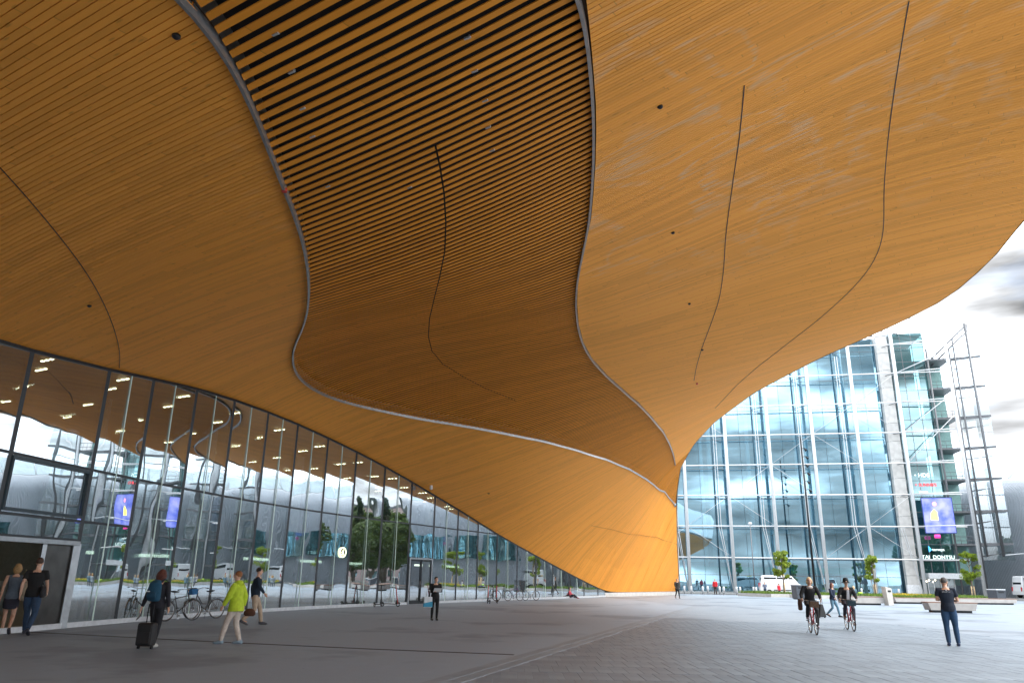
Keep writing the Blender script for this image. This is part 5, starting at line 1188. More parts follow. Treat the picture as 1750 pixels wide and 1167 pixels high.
# ================================================================== people
def skin(c): return mat('skin_%s' % str(c), c, 0.55, var=0.06)
SK1, SK2 = (0.56, 0.33, 0.23), (0.48, 0.27, 0.18)
def cloth(c, sc_=14): return mat('cloth_%s' % str(c), c, 0.85, var=0.14, scale=sc_, bump=0.25)
def mixp(a, b, f): return Vector(a) * (1 - f) + Vector(b) * f
POSES = {
 'stand': dict(hips=(0, 0, .93), chest=(0, .01, 1.26), neck=(0, 0, 1.46), head=(0, .025, 1.62), legs=[((-.09, 0, .90), (-.10, .02, .49), (-.11, -.02, .08)), ((.09, 0, .90), (.11, .02, .49), (.12, -.02, .08))], arms=[((-.19, 0, 1.41), (-.24, -.02, 1.13), (-.25, .05, .88)), ((.19, 0, 1.41), (.24, -.02, 1.13), (.25, .05, .88))]),
 'walk': dict(hips=(0, 0, .91), chest=(0, .02, 1.25), neck=(0, .02, 1.45), head=(0, .05, 1.61), legs=[((-.09, 0, .88), (-.10, .18, .50), (-.10, .26, .09)), ((.09, 0, .88), (.10, .02, .47), (.10, -.32, .16))], arms=[((-.19, .01, 1.40), (-.23, -.12, 1.14), (-.24, -.10, .90)), ((.19, .01, 1.40), (.23, .10, 1.14), (.22, .26, .95))]),
 'phone': dict(hips=(0, 0, .93), chest=(0, .0, 1.26), neck=(0, .01, 1.46), head=(0, .06, 1.60), legs=[((-.09, 0, .90), (-.10, .02, .49), (-.10, -.02, .08)), ((.09, 0, .90), (.11, .03, .49), (.12, .0, .08))], arms=[((-.19, 0, 1.41), (-.24, .0, 1.14), (-.10, .25, 1.18)), ((.19, 0, 1.41), (.25, -.0, 1.13), (.12, .25, 1.14))]),
 'bike': dict(hips=(0, -.23, 1.0), chest=(0, -.08, 1.31), neck=(0, .0, 1.50), head=(0, .06, 1.66), legs=[((-.10, -.20, .98), (-.13, .19, .74), (-.13, .08, .27)), ((.10, -.20, .98), (.13, .21, .90), (.13, -.14, .52))], arms=[((-.19, -.02, 1.46), (-.29, .0, 1.22), (-.29, .12, 1.09)), ((.19, -.02, 1.46), (.29, .0, 1.22), (.29, .12, 1.09))]),
 'sit': dict(hips=(0, 0, .58), chest=(0, .02, .90), neck=(0, .04, 1.08), head=(0, .09, 1.24), legs=[((-.10, .02, .56), (-.12, .42, .54), (-.12, .46, .09)), ((.10, .02, .56), (.13, .42, .54), (.14, .50, .09))], arms=[((-.19, .03, 1.04), (-.24, .08, .78), (-.12, .30, .68)), ((.19, .03, 1.04), (.24, .08, .78), (.12, .30, .68))]),
 'floor': dict(hips=(0, 0, .14), chest=(0, .04, .46), neck=(0, .08, .64), head=(0, .13, .80), legs=[((-.10, .02, .13), (-.14, .40, .30), (-.13, .75, .07)), ((.10, .02, .13), (.15, .42, .14), (.16, .85, .07))], arms=[((-.19, .07, .60), (-.24, .16, .36), (-.10, .36, .34)), ((.19, .07, .60), (.24, .16, .36), (.10, .36, .34))]),
}
def person(loc, rz, label, pose='stand', h=1.75, skin_c=SK1, top=None, sleeves='long', bottom=None, legs='trousers', hair=(0.08, 0.05, 0.03), hair_len='short', shoes=(0.03, 0.03, 0.03), sex='m', female=False, q=0.014, loose=1.0, group=None, mod=None, hood=None, headturn=0.0):
    P = {k: v for k, v in POSES[pose].items()}
    if mod: P.update(mod)
    t = thing('person', label, 'person', loc, rz, group); s = h / 1.75; t.scale = (s, s, s)
    hp, ch, nk, hd = Vector(P['hips']), Vector(P['chest']), Vector(P['neck']), Vector(P['head'])
    up = (nk - hp).normalized(); ws = 0.92 if female else 1.0
    bw = [(0.0, .155, .115), (.10, .150 if female else .152, .115), (.24, .125 * ws + .005, .10), (.42, .15 * ws, .115), (.60, .175 * ws, .12), (.74, .165 * ws, .10), (.84, .09, .075)]
    def torso(mb, k, lo=-0.10, hi=0.80, extra=0.0):
        pts = []; rr = []
        tot = 0.56
        for d, rx, ry in bw:
            if d < lo - 1e-6 or d > hi + 1e-6: continue
            f = d / 0.84
            base = hp + (ch - hp) * min(f / 0.6, 1) if f < 0.6 else ch + (nk - ch) * ((f - 0.6) / 0.4)
            pts.append(base); rr.append((rx * k + extra, ry * k + extra))
        mb.tube([pts[0] - up * 0.07] + pts, [(rr[0][0] * 0.93, rr[0][1] * 0.93)] + rr, 16, xdir=(1, 0, 0))
        return pts
    mb = MB(); torso(mb, 0.93, hi=0.84)
    mb.tube([ch + (nk - ch) * 0.5, nk, hd - Vector((0, .01, .05))], [.075, .055, .052], 12)
    # head
    M = Matrix.Rotation(headturn, 3, 'Z')
    def H(x, y, z): return hd + M @ Vector((x, y, z))
    mb.ball(H(0, -.008, .025), (.073, .092, .098), 16, 12, m=M); mb.ball(H(0, .022, -.045), (.055, .062, .062), 12, 8, m=M)
    mb.tube([H(0, .085, .03), H(0, .107, -.012), H(0, .088, -.02)], [.008, .015, .010], 8)
    for sx in (-1, 1): mb.ball(H(sx * .074, -.005, .0), (.012, .022, .032), 8, 6, m=M)
    for (a, b, c) in P['legs']:
        a, b, c = Vector(a), Vector(b), Vector(c); mb.tube([a + Vector((0, 0, .03)), mixp(a, b, .35), b, mixp(b, c, .35), c], [.082, .078, .052, .052, .034], 12)
        f = Vector((0, 1, 0)); mb.tube([c + Vector((0, -.04, -.04)), c + Vector((0, .06, -.045)), c + Vector((0, .15, -.06))], [.035, .035, .022], 8)
    for i, (a, b, c) in enumerate(P['arms']):
        a, b, c = Vector(a), Vector(b), Vector(c); sx = -1 if i == 0 else 1
        mb.tube([mixp(a, ch + (nk - ch) * .7, .45), a, mixp(a, b, .4), b, mixp(b, c, .3), c], [.05, .052, .045, .036, .037, .025], 12)
        d = (c - b).normalized(); hd_ = c + d * .045; pd = d.orthogonal().normalized(); pd = Vector((0, 1, 0)) if abs(d.z) > 0.7 else Vector((-sx, 0, 0)); pd = (pd - d * pd.dot(d)).normalized(); nn = d.cross(pd)
        mb.tube([c, hd_, hd_ + d * .035], [(.026, .018), (.038, .016), (.036, .013)], 10, xdir=pd)
        for k in range(4):
            o_ = hd_ + d * .03 + pd * (.027 - .018 * k); ln = (.068, .078, .073, .055)[k]; cv = nn * (-sx * .02)
            mb.tube([o_, o_ + d * ln * .5 + cv * .4, o_ + d * ln + cv * 1.4], [.0085, .008, .006], 6)
        mb.tube([c + d * .02 + pd * .024, c + d * .05 + pd * .05, c + d * .085 + pd * .052], [.011, .010, .008], 6)
    body = mb.build('body', skin(skin_c), t, remesh=q * 0.75)
    # face
    for sx in (-1, 1): mb = MB(); mb.ball(H(sx * .031, .081, .018), (.012, .007, .007), 8, 6, m=M); mb.build('eye', mat('eye_dark', (0.03, 0.02, 0.02), 0.2), t)
    mb = MB(); mb.ball(H(0, .083, -.052), (.024, .006, .006), 8, 6, m=M); mb.build('mouth', mat('lips', (0.40, 0.14, 0.12), 0.5), t)
    # hair
    if hair is not None:
        mb = MB(); mb.ball(H(0, -.022, .047), (.083, .094, .090), 16, 10, m=M)
        if hair_len in ('mid', 'long', 'bushy'):
            L_ = {'mid': .13, 'long': .26, 'bushy': .20}[hair_len]; w_ = 1.28 if hair_len == 'bushy' else 1.0
            mb.tube([H(0, -.05, .06), H(0, -.065, -.02), H(0, -.07, -L_ * .6), H(0, -.065, -L_)], [(.08 * w_, .06), (.094 * w_, .065 * w_), (.092 * w_, .055), (.06, .03)], 14, xdir=M @ Vector((1, 0, 0)))
            for sx in (-1, 1): mb.tube([H(sx * .06, .0, .05), H(sx * .08, -.005, -.02), H(sx * .075, -.01, -L_ * .7)], [.03, .033, .018], 8)
        mb.build('hair', mat('hair_%s' % str(hair), hair, 0.6, var=0.35, scale=60, bump=0.5), t, remesh=q * 0.8)
    # lower clothes
    k = 1.0
    if bottom is not None:
        mb = MB()
        if legs in ('trousers', 'tight'):
            g = 1.12 if legs == 'trousers' else 1.0
            mb.tube([hp - up * .07, hp + Vector((0, 0, 0)), hp + up * .09], [(.15, .118), (.168 * ws, .132), (.155 * ws, .122)], 16, xdir=(1, 0, 0))
            for (a, b, c) in P['legs']:
                a, b, c = Vector(a), Vector(b), Vector(c); e = c + (c - b).normalized() * -.0
                mb.tube([a + Vector((0, 0, .02)), mixp(a, b, .35), b, mixp(b, e, .4), e], [.094, .090 * g, .062 * g, .062 * g, (.052 if legs == 'trousers' else .040)], 14)
        else:
            z0 = {'skirt': .34, 'shorts': .30}[legs]
            kn = [mixp(l[0], l[1], .62 if legs == 'skirt' else .5) for l in P['legs']]; m_ = (Vector(kn[0]) + Vector(kn[1])) / 2
            mb.tube([hp + up * .10, hp, mixp(hp, m_, .6), m_], [(.150, .115), (.168, .13), (.185, .155), (.18, .16)], 16, xdir=(1, 0, 0))
        mb.build({'trousers': 'trousers', 'tight': 'leggings', 'skirt': 'skirt', 'shorts': 'shorts'}[legs], cloth(bottom), t, remesh=q)
    if top is not None:
        mb = MB(); lw = loose
        lo = 0.0
        pts = torso(mb, 1.0 * (0.55 + 0.45 * lw), lo=0.0, hi=0.74, extra=.022 * lw)
        if lw > 1.15: mb.tube([hp - up * .14, hp, ch], [(.20 * lw * .92, .165 * lw * .92), (.18 * lw * .92, .15 * lw * .92), (.16, .13)], 16, xdir=(1, 0, 0))
        ttp = ch + (nk - ch) * .72; mb.tube([ttp, nk - Vector((0, 0, .005))], [(.13, .09), (.068, .066)], 14, xdir=(1, 0, 0))
        for i, (a, b, c) in enumerate(P['arms']):
            a, b, c = Vector(a), Vector(b), Vector(c)
            j0 = mixp(a, ch + (nk - ch) * .7, .5)
            if sleeves == 'long': mb.tube([j0, a, mixp(a, b, .4), b, mixp(b, c, .4), mixp(b, c, .93)], [.062, .070, .064 * lw, .055 * lw, .050 * lw, .038 * lw], 12)
            elif sleeves == 'short': mb.tube([j0, a, mixp(a, b, .35), mixp(a, b, .62)], [.062, .070, .066, .064], 12)
            elif sleeves == 'none': mb.tube([j0, mixp(j0, a, .7)], [.062, .058], 12)
        mb.build('jacket' if lw > 1.05 else 'top', cloth(top), t, remesh=q)
    for (a, b, c) in P['legs']:
        c = Vector(c); dz = 0 if c.z < .12 else (c.z - .08); tilt = -.08 if c.z > .13 and pose == 'walk' else 0
        mb = MB(); z = c.z - .08
        mb.tube([(c.x, c.y - .075, z + .045), (c.x, c.y - .03, z + .052), (c.x, c.y + .06, z + .045 + tilt * .5), (c.x, c.y + .15, z + .032 + tilt), (c.x, c.y + .19, z + .026 + tilt)], [(.03, .035), (.042, .05), (.044, .042), (.044, .03), (.024, .018)], 12, xdir=(1, 0, 0)); mb.build('shoe', mat('shoe_%s' % str(shoes), shoes, 0.5), t)
    if hood:
        mb = MB(); mb.tube([nk + Vector((0, -.02, -.04)), nk + Vector((0, -.05, .03)), nk + Vector((0, -.05, .07))], [(.12, .10), (.11, .09), (.07, .05)], 14, xdir=(1, 0, 0)); mb.build('hood', cloth(hood), t, remesh=q)
    return t
def bag(loc, rz, label, dims, c, name='shoulder_bag', cat='bag', strap=None, rot=None):
    t = thing(name, label, cat, loc, rz); w, d, h = dims
    mb = MB(); mb.tube([(0, 0, 0), (0, 0, .04), (0, 0, h * .55), (0, 0, h * .92), (0, 0, h)], [(w * .38, d * .35), (w * .5, d * .5), (w * .52, d * .5), (w * .46, d * .32), (w * .4, d * .15)], 14, xdir=(1, 0, 0)); mb.build('pouch', cloth(c), t)
    if strap:
        mb = MB(); mb.tube([Vector(p) for p in strap], 0.012, 5); mb.build('strap', cloth(tuple(x * .7 for x in c)), t)
    return t
def face(dx, dy): return math.atan2(-dx, dy)      # rotation so that local +y looks along (dx, dy)
def W(p, rz, x, y, z): return Vector(p) + Matrix.Rotation(rz, 3, 'Z') @ Vector((x, y, z))

Q1, Q2 = 0.016, 0.022
# --- couple entering the door
p = at(8, 1083); rz = face(-0.5, 1)
person(p, rz, 'woman in a blue grey sleeveless top and dark skirt walking into the open door', 'walk', 1.76, SK1, top=(0.10, 0.13, 0.17), sleeves='none', bottom=(0.02, 0.02, 0.035), legs='skirt', hair=(0.36, 0.22, 0.09), hair_len='mid', shoes=(0.03, 0.03, 0.04), female=True, q=Q1, loose=0.95)
bag(W(p, rz, 0.26, -0.02, 0.82), rz, 'large cream shoulder bag on the arm of the woman at the door', (0.15, 0.34, 0.50), (0.52, 0.45, 0.34), name='tote_bag', strap=[(0, -.12, .45), (-.06, 0, .78), (0, .12, .45)])
p = at(44, 1081) * 0.965; rz = face(-0.3, 1)
person(p, rz, 'man in a black tee and rolled blue jeans walking through the open door', 'walk', 1.92, SK1, top=(0.006, 0.006, 0.007), sleeves='short', bottom=(0.02, 0.045, 0.09), hair=(0.05, 0.025, 0.015), shoes=(0.02, 0.02, 0.03), q=Q1, loose=1.02)
bag(W(p, rz, 0.24, -0.12, 0.92), rz, 'small black bag slung at the hip of the man at the door', (0.12, 0.26, 0.28), (0.012, 0.012, 0.014), strap=[(0, .1, .25), (-.2, .1, .62), (-.42, .05, .58)])
# --- woman with backpack and suitcase
p = at(259, 1105.5); rz = face(0.1, 1)
person(p, rz, 'woman with auburn hair and dark clothes pulling a black suitcase', 'stand', 1.66, SK1, top=(0.012, 0.012, 0.018), bottom=(0.008, 0.008, 0.012), legs='tight', hair=(0.09, 0.022, 0.012), hair_len='bushy', shoes=(0.45, 0.44, 0.42), female=True, q=Q1, loose=1.02,
       mod=dict(arms=[((-.19, 0, 1.41), (-.27, -.06, 1.14), (-.33, -.10, .88)), ((.19, 0, 1.41), (.24, -.02, 1.13), (.25, .05, .88))], legs=[((-.08, 0, .90), (-.07, .06, .49), (-.06, .14, .08)), ((.09, 0, .90), (.09, .0, .49), (.09, -.1, .08))]))
bp = thing('backpack', 'petrol blue backpack worn by the woman with the suitcase', 'backpack', W(p, rz, 0, -0.20, 0.98), rz)
mb = MB(); mb.tube([(0, 0, 0), (0, -.01, .05), (0, -.03, .2), (0, -.01, .36), (0, .03, .44)], [(.13, .07), (.15, .10), (.155, .11), (.145, .09), (.09, .04)], 16, xdir=(1, 0, 0)); mb.build('pack', cloth((0.008, 0.06, 0.11)), bp, remesh=0.014)
mb = MB(); mb.tube([(0, -.12, .04), (0, -.13, .12), (0, -.12, .2)], [(.10, .02), (.115, .03), (.10, .02)], 14, xdir=(1, 0, 0)); mb.build('pocket', cloth((0.008, 0.05, 0.095)), bp)
mb = MB(); mb.box((-.07, -.155, .205), (.075, .006, .022)); mb.build('badge', m_white, bp)
for sx in (-1, 1): mb = MB(); mb.tube([(sx * .08, .05, .40), (sx * .10, .16, .47), (sx * .11, .30, .42), (sx * .11, .32, .2)], 0.018, 6); mb.build('strap', cloth((0.01, 0.02, 0.03)), bp)
su = thing('suitcase', 'small black wheeled suitcase with raised handle', 'suitcase', at(247, 1108.5), face(0.1, 1))
mb = MB(); mb.box((0, 0, .30), (.37, .24, .48)); mb.build('shell', mat('suitcase_black', (0.008, 0.008, 0.009), 0.6), su, bevel=0.05)
mb = MB(); mb.box((0, -.125, .24), (.29, .02, .24)); mb.build('front_pocket', mat('suitcase_pocket', (0.013, 0.013, 0.015), 0.7), su, bevel=0.01)
mb = MB(); mb.tube([(-.09, .08, .52), (-.09, .08, .92), (.03, .08, .92), (.03, .08, .52)], 0.011, 6); mb.build('handle', m_black, su)
for sx in (-1, 1): mb = MB(); mb.tube([(sx * .15 - .02, 0, .035), (sx * .15 + .02, 0, .035)], .035, 10); mb.build('wheel', m_tyre, su)
mb = MB(); mb.box((0.02, -.02, .545), (.07, .02, .012)); mb.build('tag', m_white, su)
# --- green jacket woman
p = at(396, 1100); rz = face(-1, 0.15)
person(p, rz, 'woman in a lime green hooded jacket and pale trousers striding left', 'walk', 1.66, SK1, top=(0.40, 0.52, 0.025), bottom=(0.50, 0.43, 0.37), hair=(0.26, 0.10, 0.03), hair_len='short', shoes=(0.22, 0.30, 0.36), female=True, q=Q1, loose=1.28, hood=(0.40, 0.52, 0.025),
       mod=dict(legs=[((-.09, 0, .88), (-.10, .16, .49), (-.10, .26, .08)), ((.09, 0, .88), (.10, .0, .47), (.10, -.14, .08))], arms=[((-.19, .01, 1.40), (-.25, .10, 1.12), (-.24, .22, .90)), ((.19, .01, 1.40), (.24, -.10, 1.12), (.24, -.08, .88))]))
bag(W(p, rz, 0.2, -0.26, 0.62), rz, 'brown handbag hanging behind the lime green jacket', (0.12, 0.30, 0.17), (0.07, 0.025, 0.012))
# --- navy hoodie man behind
p = at(431, 1067.5); rz = face(1, 0.35)
person(p, rz, 'man in a navy hoodie and beige trousers walking right behind the green jacket', 'walk', 1.80, SK1, top=(0.006, 0.018, 0.035), bottom=(0.42, 0.32, 0.23), hair=(0.045, 0.025, 0.015), shoes=(0.06, 0.06, 0.07), q=Q1, loose=1.06)
hp_ = thing('headphones', 'black over ear headphones on the man in the navy hoodie', 'headphones', W(p, rz, 0, 0.05, 1.60 * 1.03), rz)
mb = MB(); mb.tube([(-.09, 0, .06), (-.075, 0, .14), (0, 0, .17), (.075, 0, .14), (.09, 0, .06)], .012, 6); mb.build('band', m_black, hp_)
for sx in (-1, 1): mb = MB(); mb.tube([(sx * .08, 0, .05), (sx * .105, 0, .05)], .036, 12); mb.build('ear_cup', m_black, hp_)
# --- woman in black with paper and tote
p = at(742, 1059.5); rz = face(0.35, -1)
person(p, rz, 'woman dressed in black reading a sheet of paper in the middle of the plaza', 'phone', 1.60, SK1, top=(0.007, 0.007, 0.008), bottom=(0.006, 0.006, 0.007), legs='tight', hair=(0.012, 0.01, 0.01), hair_len='short', shoes=(0.01, 0.01, 0.01), female=True, q=Q1, loose=1.1)
pp = thing('paper_sheet', 'white sheet of paper held by the woman in black', 'paper', W(p, rz, 0.0, 0.34, 1.10), rz); mb = MB(); mb.box((0, 0, 0), (.30, .21, .003), m=Matrix.Rotation(R(40), 3, 'X')); mb.build('sheet', m_white, pp)
tb = thing('tote_bag', 'white and sky blue tote bag hanging from the arm of the woman in black', 'bag', W(p, rz, 0.30, 0.10, 0.47), rz)
mb = MB(); mb.prism([(-.17, 0), (.17, 0), (.16, .38), (-.16, .38)], .08); mb.build('sack', mat('tote_white', (0.6, 0.64, 0.66), 0.8), tb, bevel=0.02)
mb = MB(); mb.prism([(-.172, .02), (.172, .02), (.168, .15), (-.168, .22)], .086); mb.build('print', mat('tote_blue', (0.04, 0.28, 0.45), 0.8), tb)
mb = MB(); mb.tube([(-.09, 0, .37), (-.05, 0, .62), (.05, 0, .62), (.09, 0, .37)], .012, 5); mb.build('handle', m_white, tb)
# --- walker at the foot of the canopy
p = at(1158, 1022); rz = face(0.1, -1)
person(p, rz, 'walker in an open black coat passing the timber foot', 'walk', 1.74, SK1, top=(0.02, 0.021, 0.02), bottom=(0.007, 0.007, 0.008), legs='tight', hair=(0.2, 0.11, 0.05), shoes=(0.01, 0.01, 0.01), female=True, q=Q2, loose=1.2)
# --- red jacket pedestrian
p = at(1223, 1015.4); person(p, face(-0.5, -1), 'person in a bright red jacket and brown trousers among the bollards', 'stand', 1.80, SK1, top=(0.60, 0.02, 0.03), bottom=(0.06, 0.035, 0.03), hair=(0.2, 0.12, 0.06), q=Q2, loose=1.15)
# --- children by the minibus
p = at(1332, 1013.6); p = p * (94 / p.y); person(p, face(0.5, -1), 'child in a red coat standing by the minibus', 'stand', 1.42, SK1, top=(0.6, 0.02, 0.04), bottom=(0.02, 0.025, 0.05), hair=(0.2, 0.1, 0.04), hair_len='mid', female=True, q=Q2, loose=1.25)
p = at(1308, 1013.6); p = p * (93 / p.y); person(p, face(-0.5, -1), 'stooping person in a grey blue top by the tail of the minibus', 'phone', 1.55, SK1, top=(0.14, 0.18, 0.26), bottom=(0.03, 0.04, 0.08), hair=(0.06, 0.03, 0.02), q=Q2)
# --- cyclists
def cyclist(px, py, label, blabel, kw, bcol, basket, fr=0.0, hh=1.76):
    p = at(px, py); rz = face(-0.2 + fr, -1.0)
    b = bike(tuple(W(p, rz, 0, 0, 0)), rz + math.pi / 2, blabel, bcol, basket=basket, saddle_h=0.93, step=True)
    return person(W(p, rz, 0, 0, 0), rz, label, 'bike', hh, q=Q1, **kw), p, rz
_, p, rz = cyclist(1391, 1083, 'blonde cyclist in a black leather jacket riding towards the viewer', 'red city bicycle with a brown front basket under the blonde cyclist', dict(top=(0.010, 0.011, 0.013), bottom=(0.008, 0.008, 0.010), hair=(0.62, 0.45, 0.24), hair_len='mid', shoes=(0.25, 0.2, 0.24), female=True, loose=1.12), (0.40, 0.02, 0.03), (0.10, 0.06, 0.035), hh=1.74)
mb = MB(); sf = thing('scarf', 'pale grey scarf round the neck of the blonde cyclist', 'scarf', W(p, rz, 0, 0.0, 1.46), rz); mb.ring((0, 0, 0), .075, .035, 'z', 16, 8); mb.build('loop', cloth((0.5, 0.48, 0.46)), sf)
bag(W(p, rz, 0.30, -0.30, 0.72), rz, 'brown pannier bag beside the hip of the blonde cyclist', (0.14, 0.3, 0.36), (0.10, 0.055, 0.04), name='pannier_bag')
_, p, rz = cyclist(1454, 1077, 'cyclist in a black wide brimmed hat and leather jacket', 'red city bicycle with a dark basket under the cyclist in the hat', dict(top=(0.012, 0.012, 0.014), bottom=(0.02, 0.02, 0.035), hair=(0.02, 0.015, 0.012), shoes=(0.12, 0.04, 0.02), loose=1.15), (0.42, 0.02, 0.04), (0.02, 0.045, 0.06), hh=1.70)
ht = thing('sun_hat', 'black drooping hat worn by the cyclist', 'hat', W(p, rz, 0, 0.05, 1.66), rz)
mb = MB(); mb.tube([(0, -.02, -.03), (0, -.02, .05), (0, -.02, .12), (0, -.02, .14)], [.105, .10, .075, .03], 16); mb.build('crown', cloth((0.006, 0.006, 0.007)), ht)
mb = MB(); mb.tube([(0, -.01, -.045), (0, -.01, -.02), (0, -.01, -.01)], [.165, .13, .10], 18); mb.build('brim', cloth((0.006, 0.006, 0.007)), ht)
vn = thing('white_shirt_front', 'pale grey shirt front showing in the open jacket of the cyclist in the hat', 'shirt', W(p, rz, 0, 0.06, 1.04), rz)
mb = MB(); mb.prism([(-.05, 0), (.05, 0), (.04, .34), (-.04, .34)], .03); o = mb.build('panel', cloth((0.55, 0.55, 0.58)), vn, bevel=0.01); o.location = (0, .045, 0); o.rotation_euler = (R(-20), 0, 0)
# --- walking woman and her bag
p = at(1426, 1054); rz = face(0.6, -0.8)
person(p, rz, 'woman in a navy sweatshirt and blue jeans walking between the two cyclists', 'walk', 1.62, SK1, top=(0.008, 0.018, 0.045), bottom=(0.10, 0.20, 0.28), legs='tight', hair=(0.12, 0.035, 0.025), hair_len='long', shoes=(0.02, 0.02, 0.03), female=True, q=Q1, loose=1.08)
bg = thing('trolley_bag', 'black wheeled bag standing behind the blonde cyclist', 'suitcase', at(1404, 1055), face(0.4, -1))
mb = MB(); mb.prism([(-.22, .04), (.22, .04), (.10, .62), (-.06, .62)], .26); mb.build('shell', mat('suitcase_black', (0.008, 0.008, 0.009), 0.6), bg, bevel=0.04)
mb = MB(); mb.tube([(-.04, .08, .6), (-.05, .08, .86), (.06, .08, .86), (.07, .08, .6)], .011, 6); mb.build('handle', m_black, bg)
for sx in (-1, 1): mb = MB(); mb.tube([(sx * .16 - .02, .05, .035), (sx * .16 + .02, .05, .035)], .035, 10); mb.build('wheel', m_tyre, bg)
# --- man in polo
p = at(1630, 1103.5); rz = face(0.45, 1)
person(p, rz, 'man in a navy polo shirt and blue jeans seen from behind, head bowed', 'phone', 1.83, SK2, top=(0.006, 0.013, 0.028), sleeves='short', bottom=(0.018, 0.055, 0.12), hair=(0.06, 0.055, 0.052), shoes=(0.02, 0.035, 0.09), q=0.012, loose=1.04, headturn=R(-25))
pr_ = thing('polo_print', 'small white crest and lettering across the back of the navy polo', 'print', W(p, rz, 0, -0.135, 1.38 * 1.04), rz)
mb = MB(); mb.tube([(0, -.012, .035), (0, -.016, .035)], .016, 8); mb.build('crest', m_white, pr_)
text('lettering', 'plaza staff crew', (0, -.014, -.02), 0.034, 0, m_white, pr_, extr=0.002, align='CENTER')
mb = MB(); mb.tube([(-.07, .03, .115), (0, -.0, .122), (.07, .03, .115)], .008, 5); mb.build('collar_stripe', m_white, pr_)
ph = thing('mobile_phone', 'dark phone held in the hands of the man in the navy polo', 'phone', W(p, rz, 0.01, 0.36, 1.24), rz); mb = MB(); mb.box((0, 0, 0), (.07, .14, .01)); mb.build('case', m_black, ph, bevel=0.003)
# --- seated pair on the bench, and seated person by the post
q_ = at(1462, 1028); 
for k, (dx, hc, tc_, lab) in enumerate([(-0.35, (0.45, 0.28, 0.12), (0.25, 0.30, 0.33), 'left blonde seated person in grey leaning on the long bench'), (0.3, (0.55, 0.38, 0.2), (0.12, 0.2, 0.24), 'right blonde seated person in dark teal on the long bench')]):
    person((q_.x + dx, q_.y + 0.8, 0.05), face(0.6, 1), lab, 'sit', 1.68, SK1, top=tc_, bottom=(0.05, 0.07, 0.1), hair=hc, hair_len='long', female=True, q=Q2, loose=1.1)
gb = bag(at(1479, 1026) + Vector((0, 0.9, 0.62)), 0.3, 'lime green bag lying on the long bench', (0.5, 0.25, 0.16), (0.35, 0.55, 0.05))
q_ = at(1527, 1026); person((q_.x, q_.y + 1.2, 0.0), face(1, -0.3), 'person in a white and navy top sitting behind the concrete litter post', 'sit', 1.66, SK1, top=(0.45, 0.43, 0.42), bottom=(0.04, 0.06, 0.14), hair=(0.06, 0.03, 0.02), hair_len='mid', female=True, q=Q2)
# --- person sitting on the ground by the glass and one standing inside
q_ = at(972, 1021.5); person(q_, face(0.9, -0.35), 'person in red and white sitting on the ground against the glass wall', 'floor', 1.66, SK1, top=(0.5, 0.06, 0.09), bottom=(0.03, 0.02, 0.03), hair=(0.1, 0.06, 0.04), shoes=(0.3, 0.02, 0.03), q=Q2)
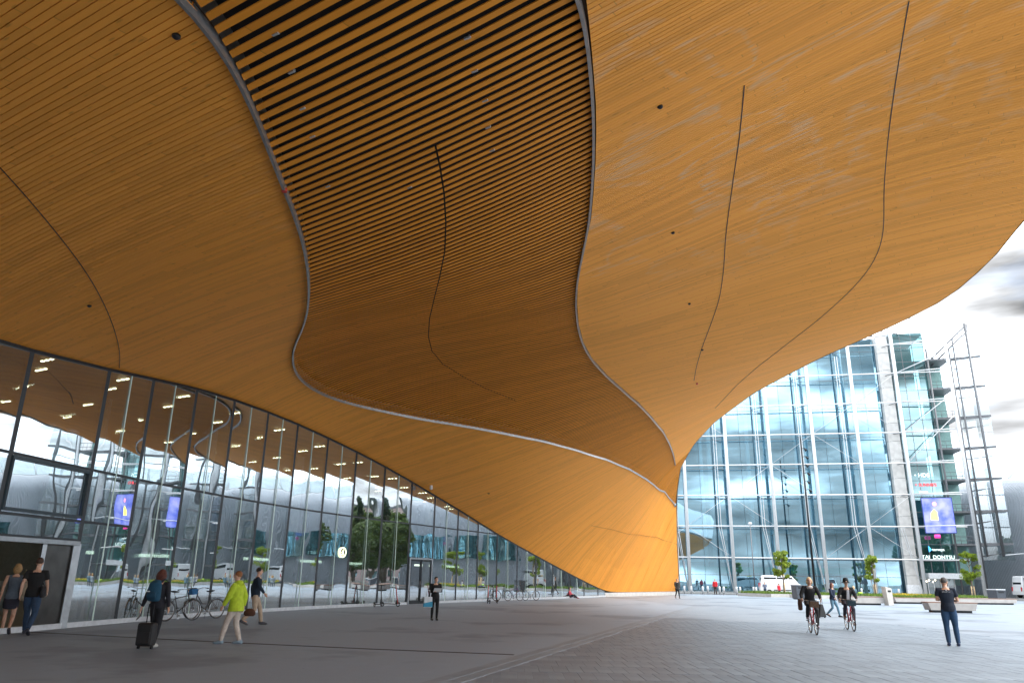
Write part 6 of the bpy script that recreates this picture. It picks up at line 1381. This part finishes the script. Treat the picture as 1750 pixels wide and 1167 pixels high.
# people inside the library
inside = [((150, 0), (0.02, 0.02, 0.03)), ((232, 0), (0.35, 0.1, 0.08)), ((340, 0), (0.03, 0.03, 0.04)), ((392, 0), (0.5, 0.45, 0.4)), ((515, 0), (0.03, 0.03, 0.05)), ((575, 0), (0.25, 0.03, 0.03)), ((610, 0), (0.02, 0.03, 0.08)), ((660, 0), (0.3, 0.05, 0.1)), ((790, 0), (0.05, 0.05, 0.06)), ((973, 0), (0.07, 0.05, 0.03))]
wds = ['behind the second pane from the entrance', 'behind the pane with the first parked bicycle', 'behind the pane above the two leaning bicycles', 'behind the pane left of the green jacket', 'left of the round sign', 'directly under the round sign', 'right of the round sign', 'left of the glazed double door', 'just right of the glazed double door', 'behind the glass above the seated person in red']
for i, (((px, _), c)) in enumerate(inside):
    r_ = pray(px, 990); k = min(np.arange(12, 66, 0.1), key=lambda q: abs(st(q, G(q)[0] - 2.2).x / st(q, G(q)[0] - 2.2).y - r_[0] / r_[1])); v = st(float(k), G(float(k))[0] - 2.2)
    person((v.x, v.y, 0.03), random.uniform(0, 6.28), 'visitor standing inside the library ' + wds[i], random.choice(['stand', 'phone', 'walk']), random.uniform(1.6, 1.82), SK1, top=c, bottom=(0.03, 0.03, 0.05), hair=random.choice([(0.05, 0.03, 0.02), (0.3, 0.2, 0.1)]), q=0.026, loose=1.1)
# --- bicycles and scooters along the wall
wa = math.atan2((st(22, G(22)[0]) - st(17, G(17)[0])).y, (st(22, G(22)[0]) - st(17, G(17)[0])).x)
bg_ = 'bicycles parked along the library glass'
bike(at(193, 1062.5) + Vector((0.15, -0.2, 0)), wa - R(28), 'black bicycle leaning on the glass nearest the entrance', (0.012, 0.012, 0.014), bg_, lean=R(-6), r=0.35)
bike(at(305, 1060.5), wa + R(-22), 'dark bicycle with chrome mudguards behind the woman with the suitcase', (0.014, 0.014, 0.02), bg_, fender=True, lean=R(-6), r=0.35)
bike(at(345, 1057.5) + Vector((0, 0.15, 0)), wa + R(158), 'dark step through bicycle left of the green jacket with a blue basket', (0.014, 0.014, 0.02), bg_, fender=True, step=True, lean=R(6), r=0.35, basket=(0.02, 0.12, 0.28))
scooter(at(667, 1036), R(-10), 'black kick scooter with a red stem before the glazed door', (0.35, 0.03, 0.03), 'kick scooters along the library glass')
scooter(at(646, 1036.5), R(75), 'plain black kick scooter seen end on, left of the red stemmed one', (0.015, 0.015, 0.017), 'kick scooters along the library glass')
scooter(at(835, 1031), R(100), 'red kick scooter parked in front of the grey bicycle wheel, left one', (0.55, 0.03, 0.03), 'kick scooters along the library glass')
scooter(at(849, 1030.5), R(95), 'red kick scooter parked just right of the other red scooter', (0.5, 0.04, 0.04), 'kick scooters along the library glass')
wb = math.atan2((st(50, 0) - st(45, 0)).y, (st(50, 0) - st(45, 0)).x)
bike(at(836, 1026.5), R(20), 'grey bicycle behind the two red scooters', (0.10, 0.10, 0.11), bg_, r=0.36)
bike(at(878, 1026.3), R(35), 'dark purple bicycle in the middle of the far row', (0.10, 0.03, 0.12), bg_, fender=True, r=0.35)
bike(at(907, 1025.6), R(40), 'white bicycle at the right end of the far row', (0.6, 0.6, 0.58), bg_, r=0.35)
print('objects', len(bpy.data.objects))
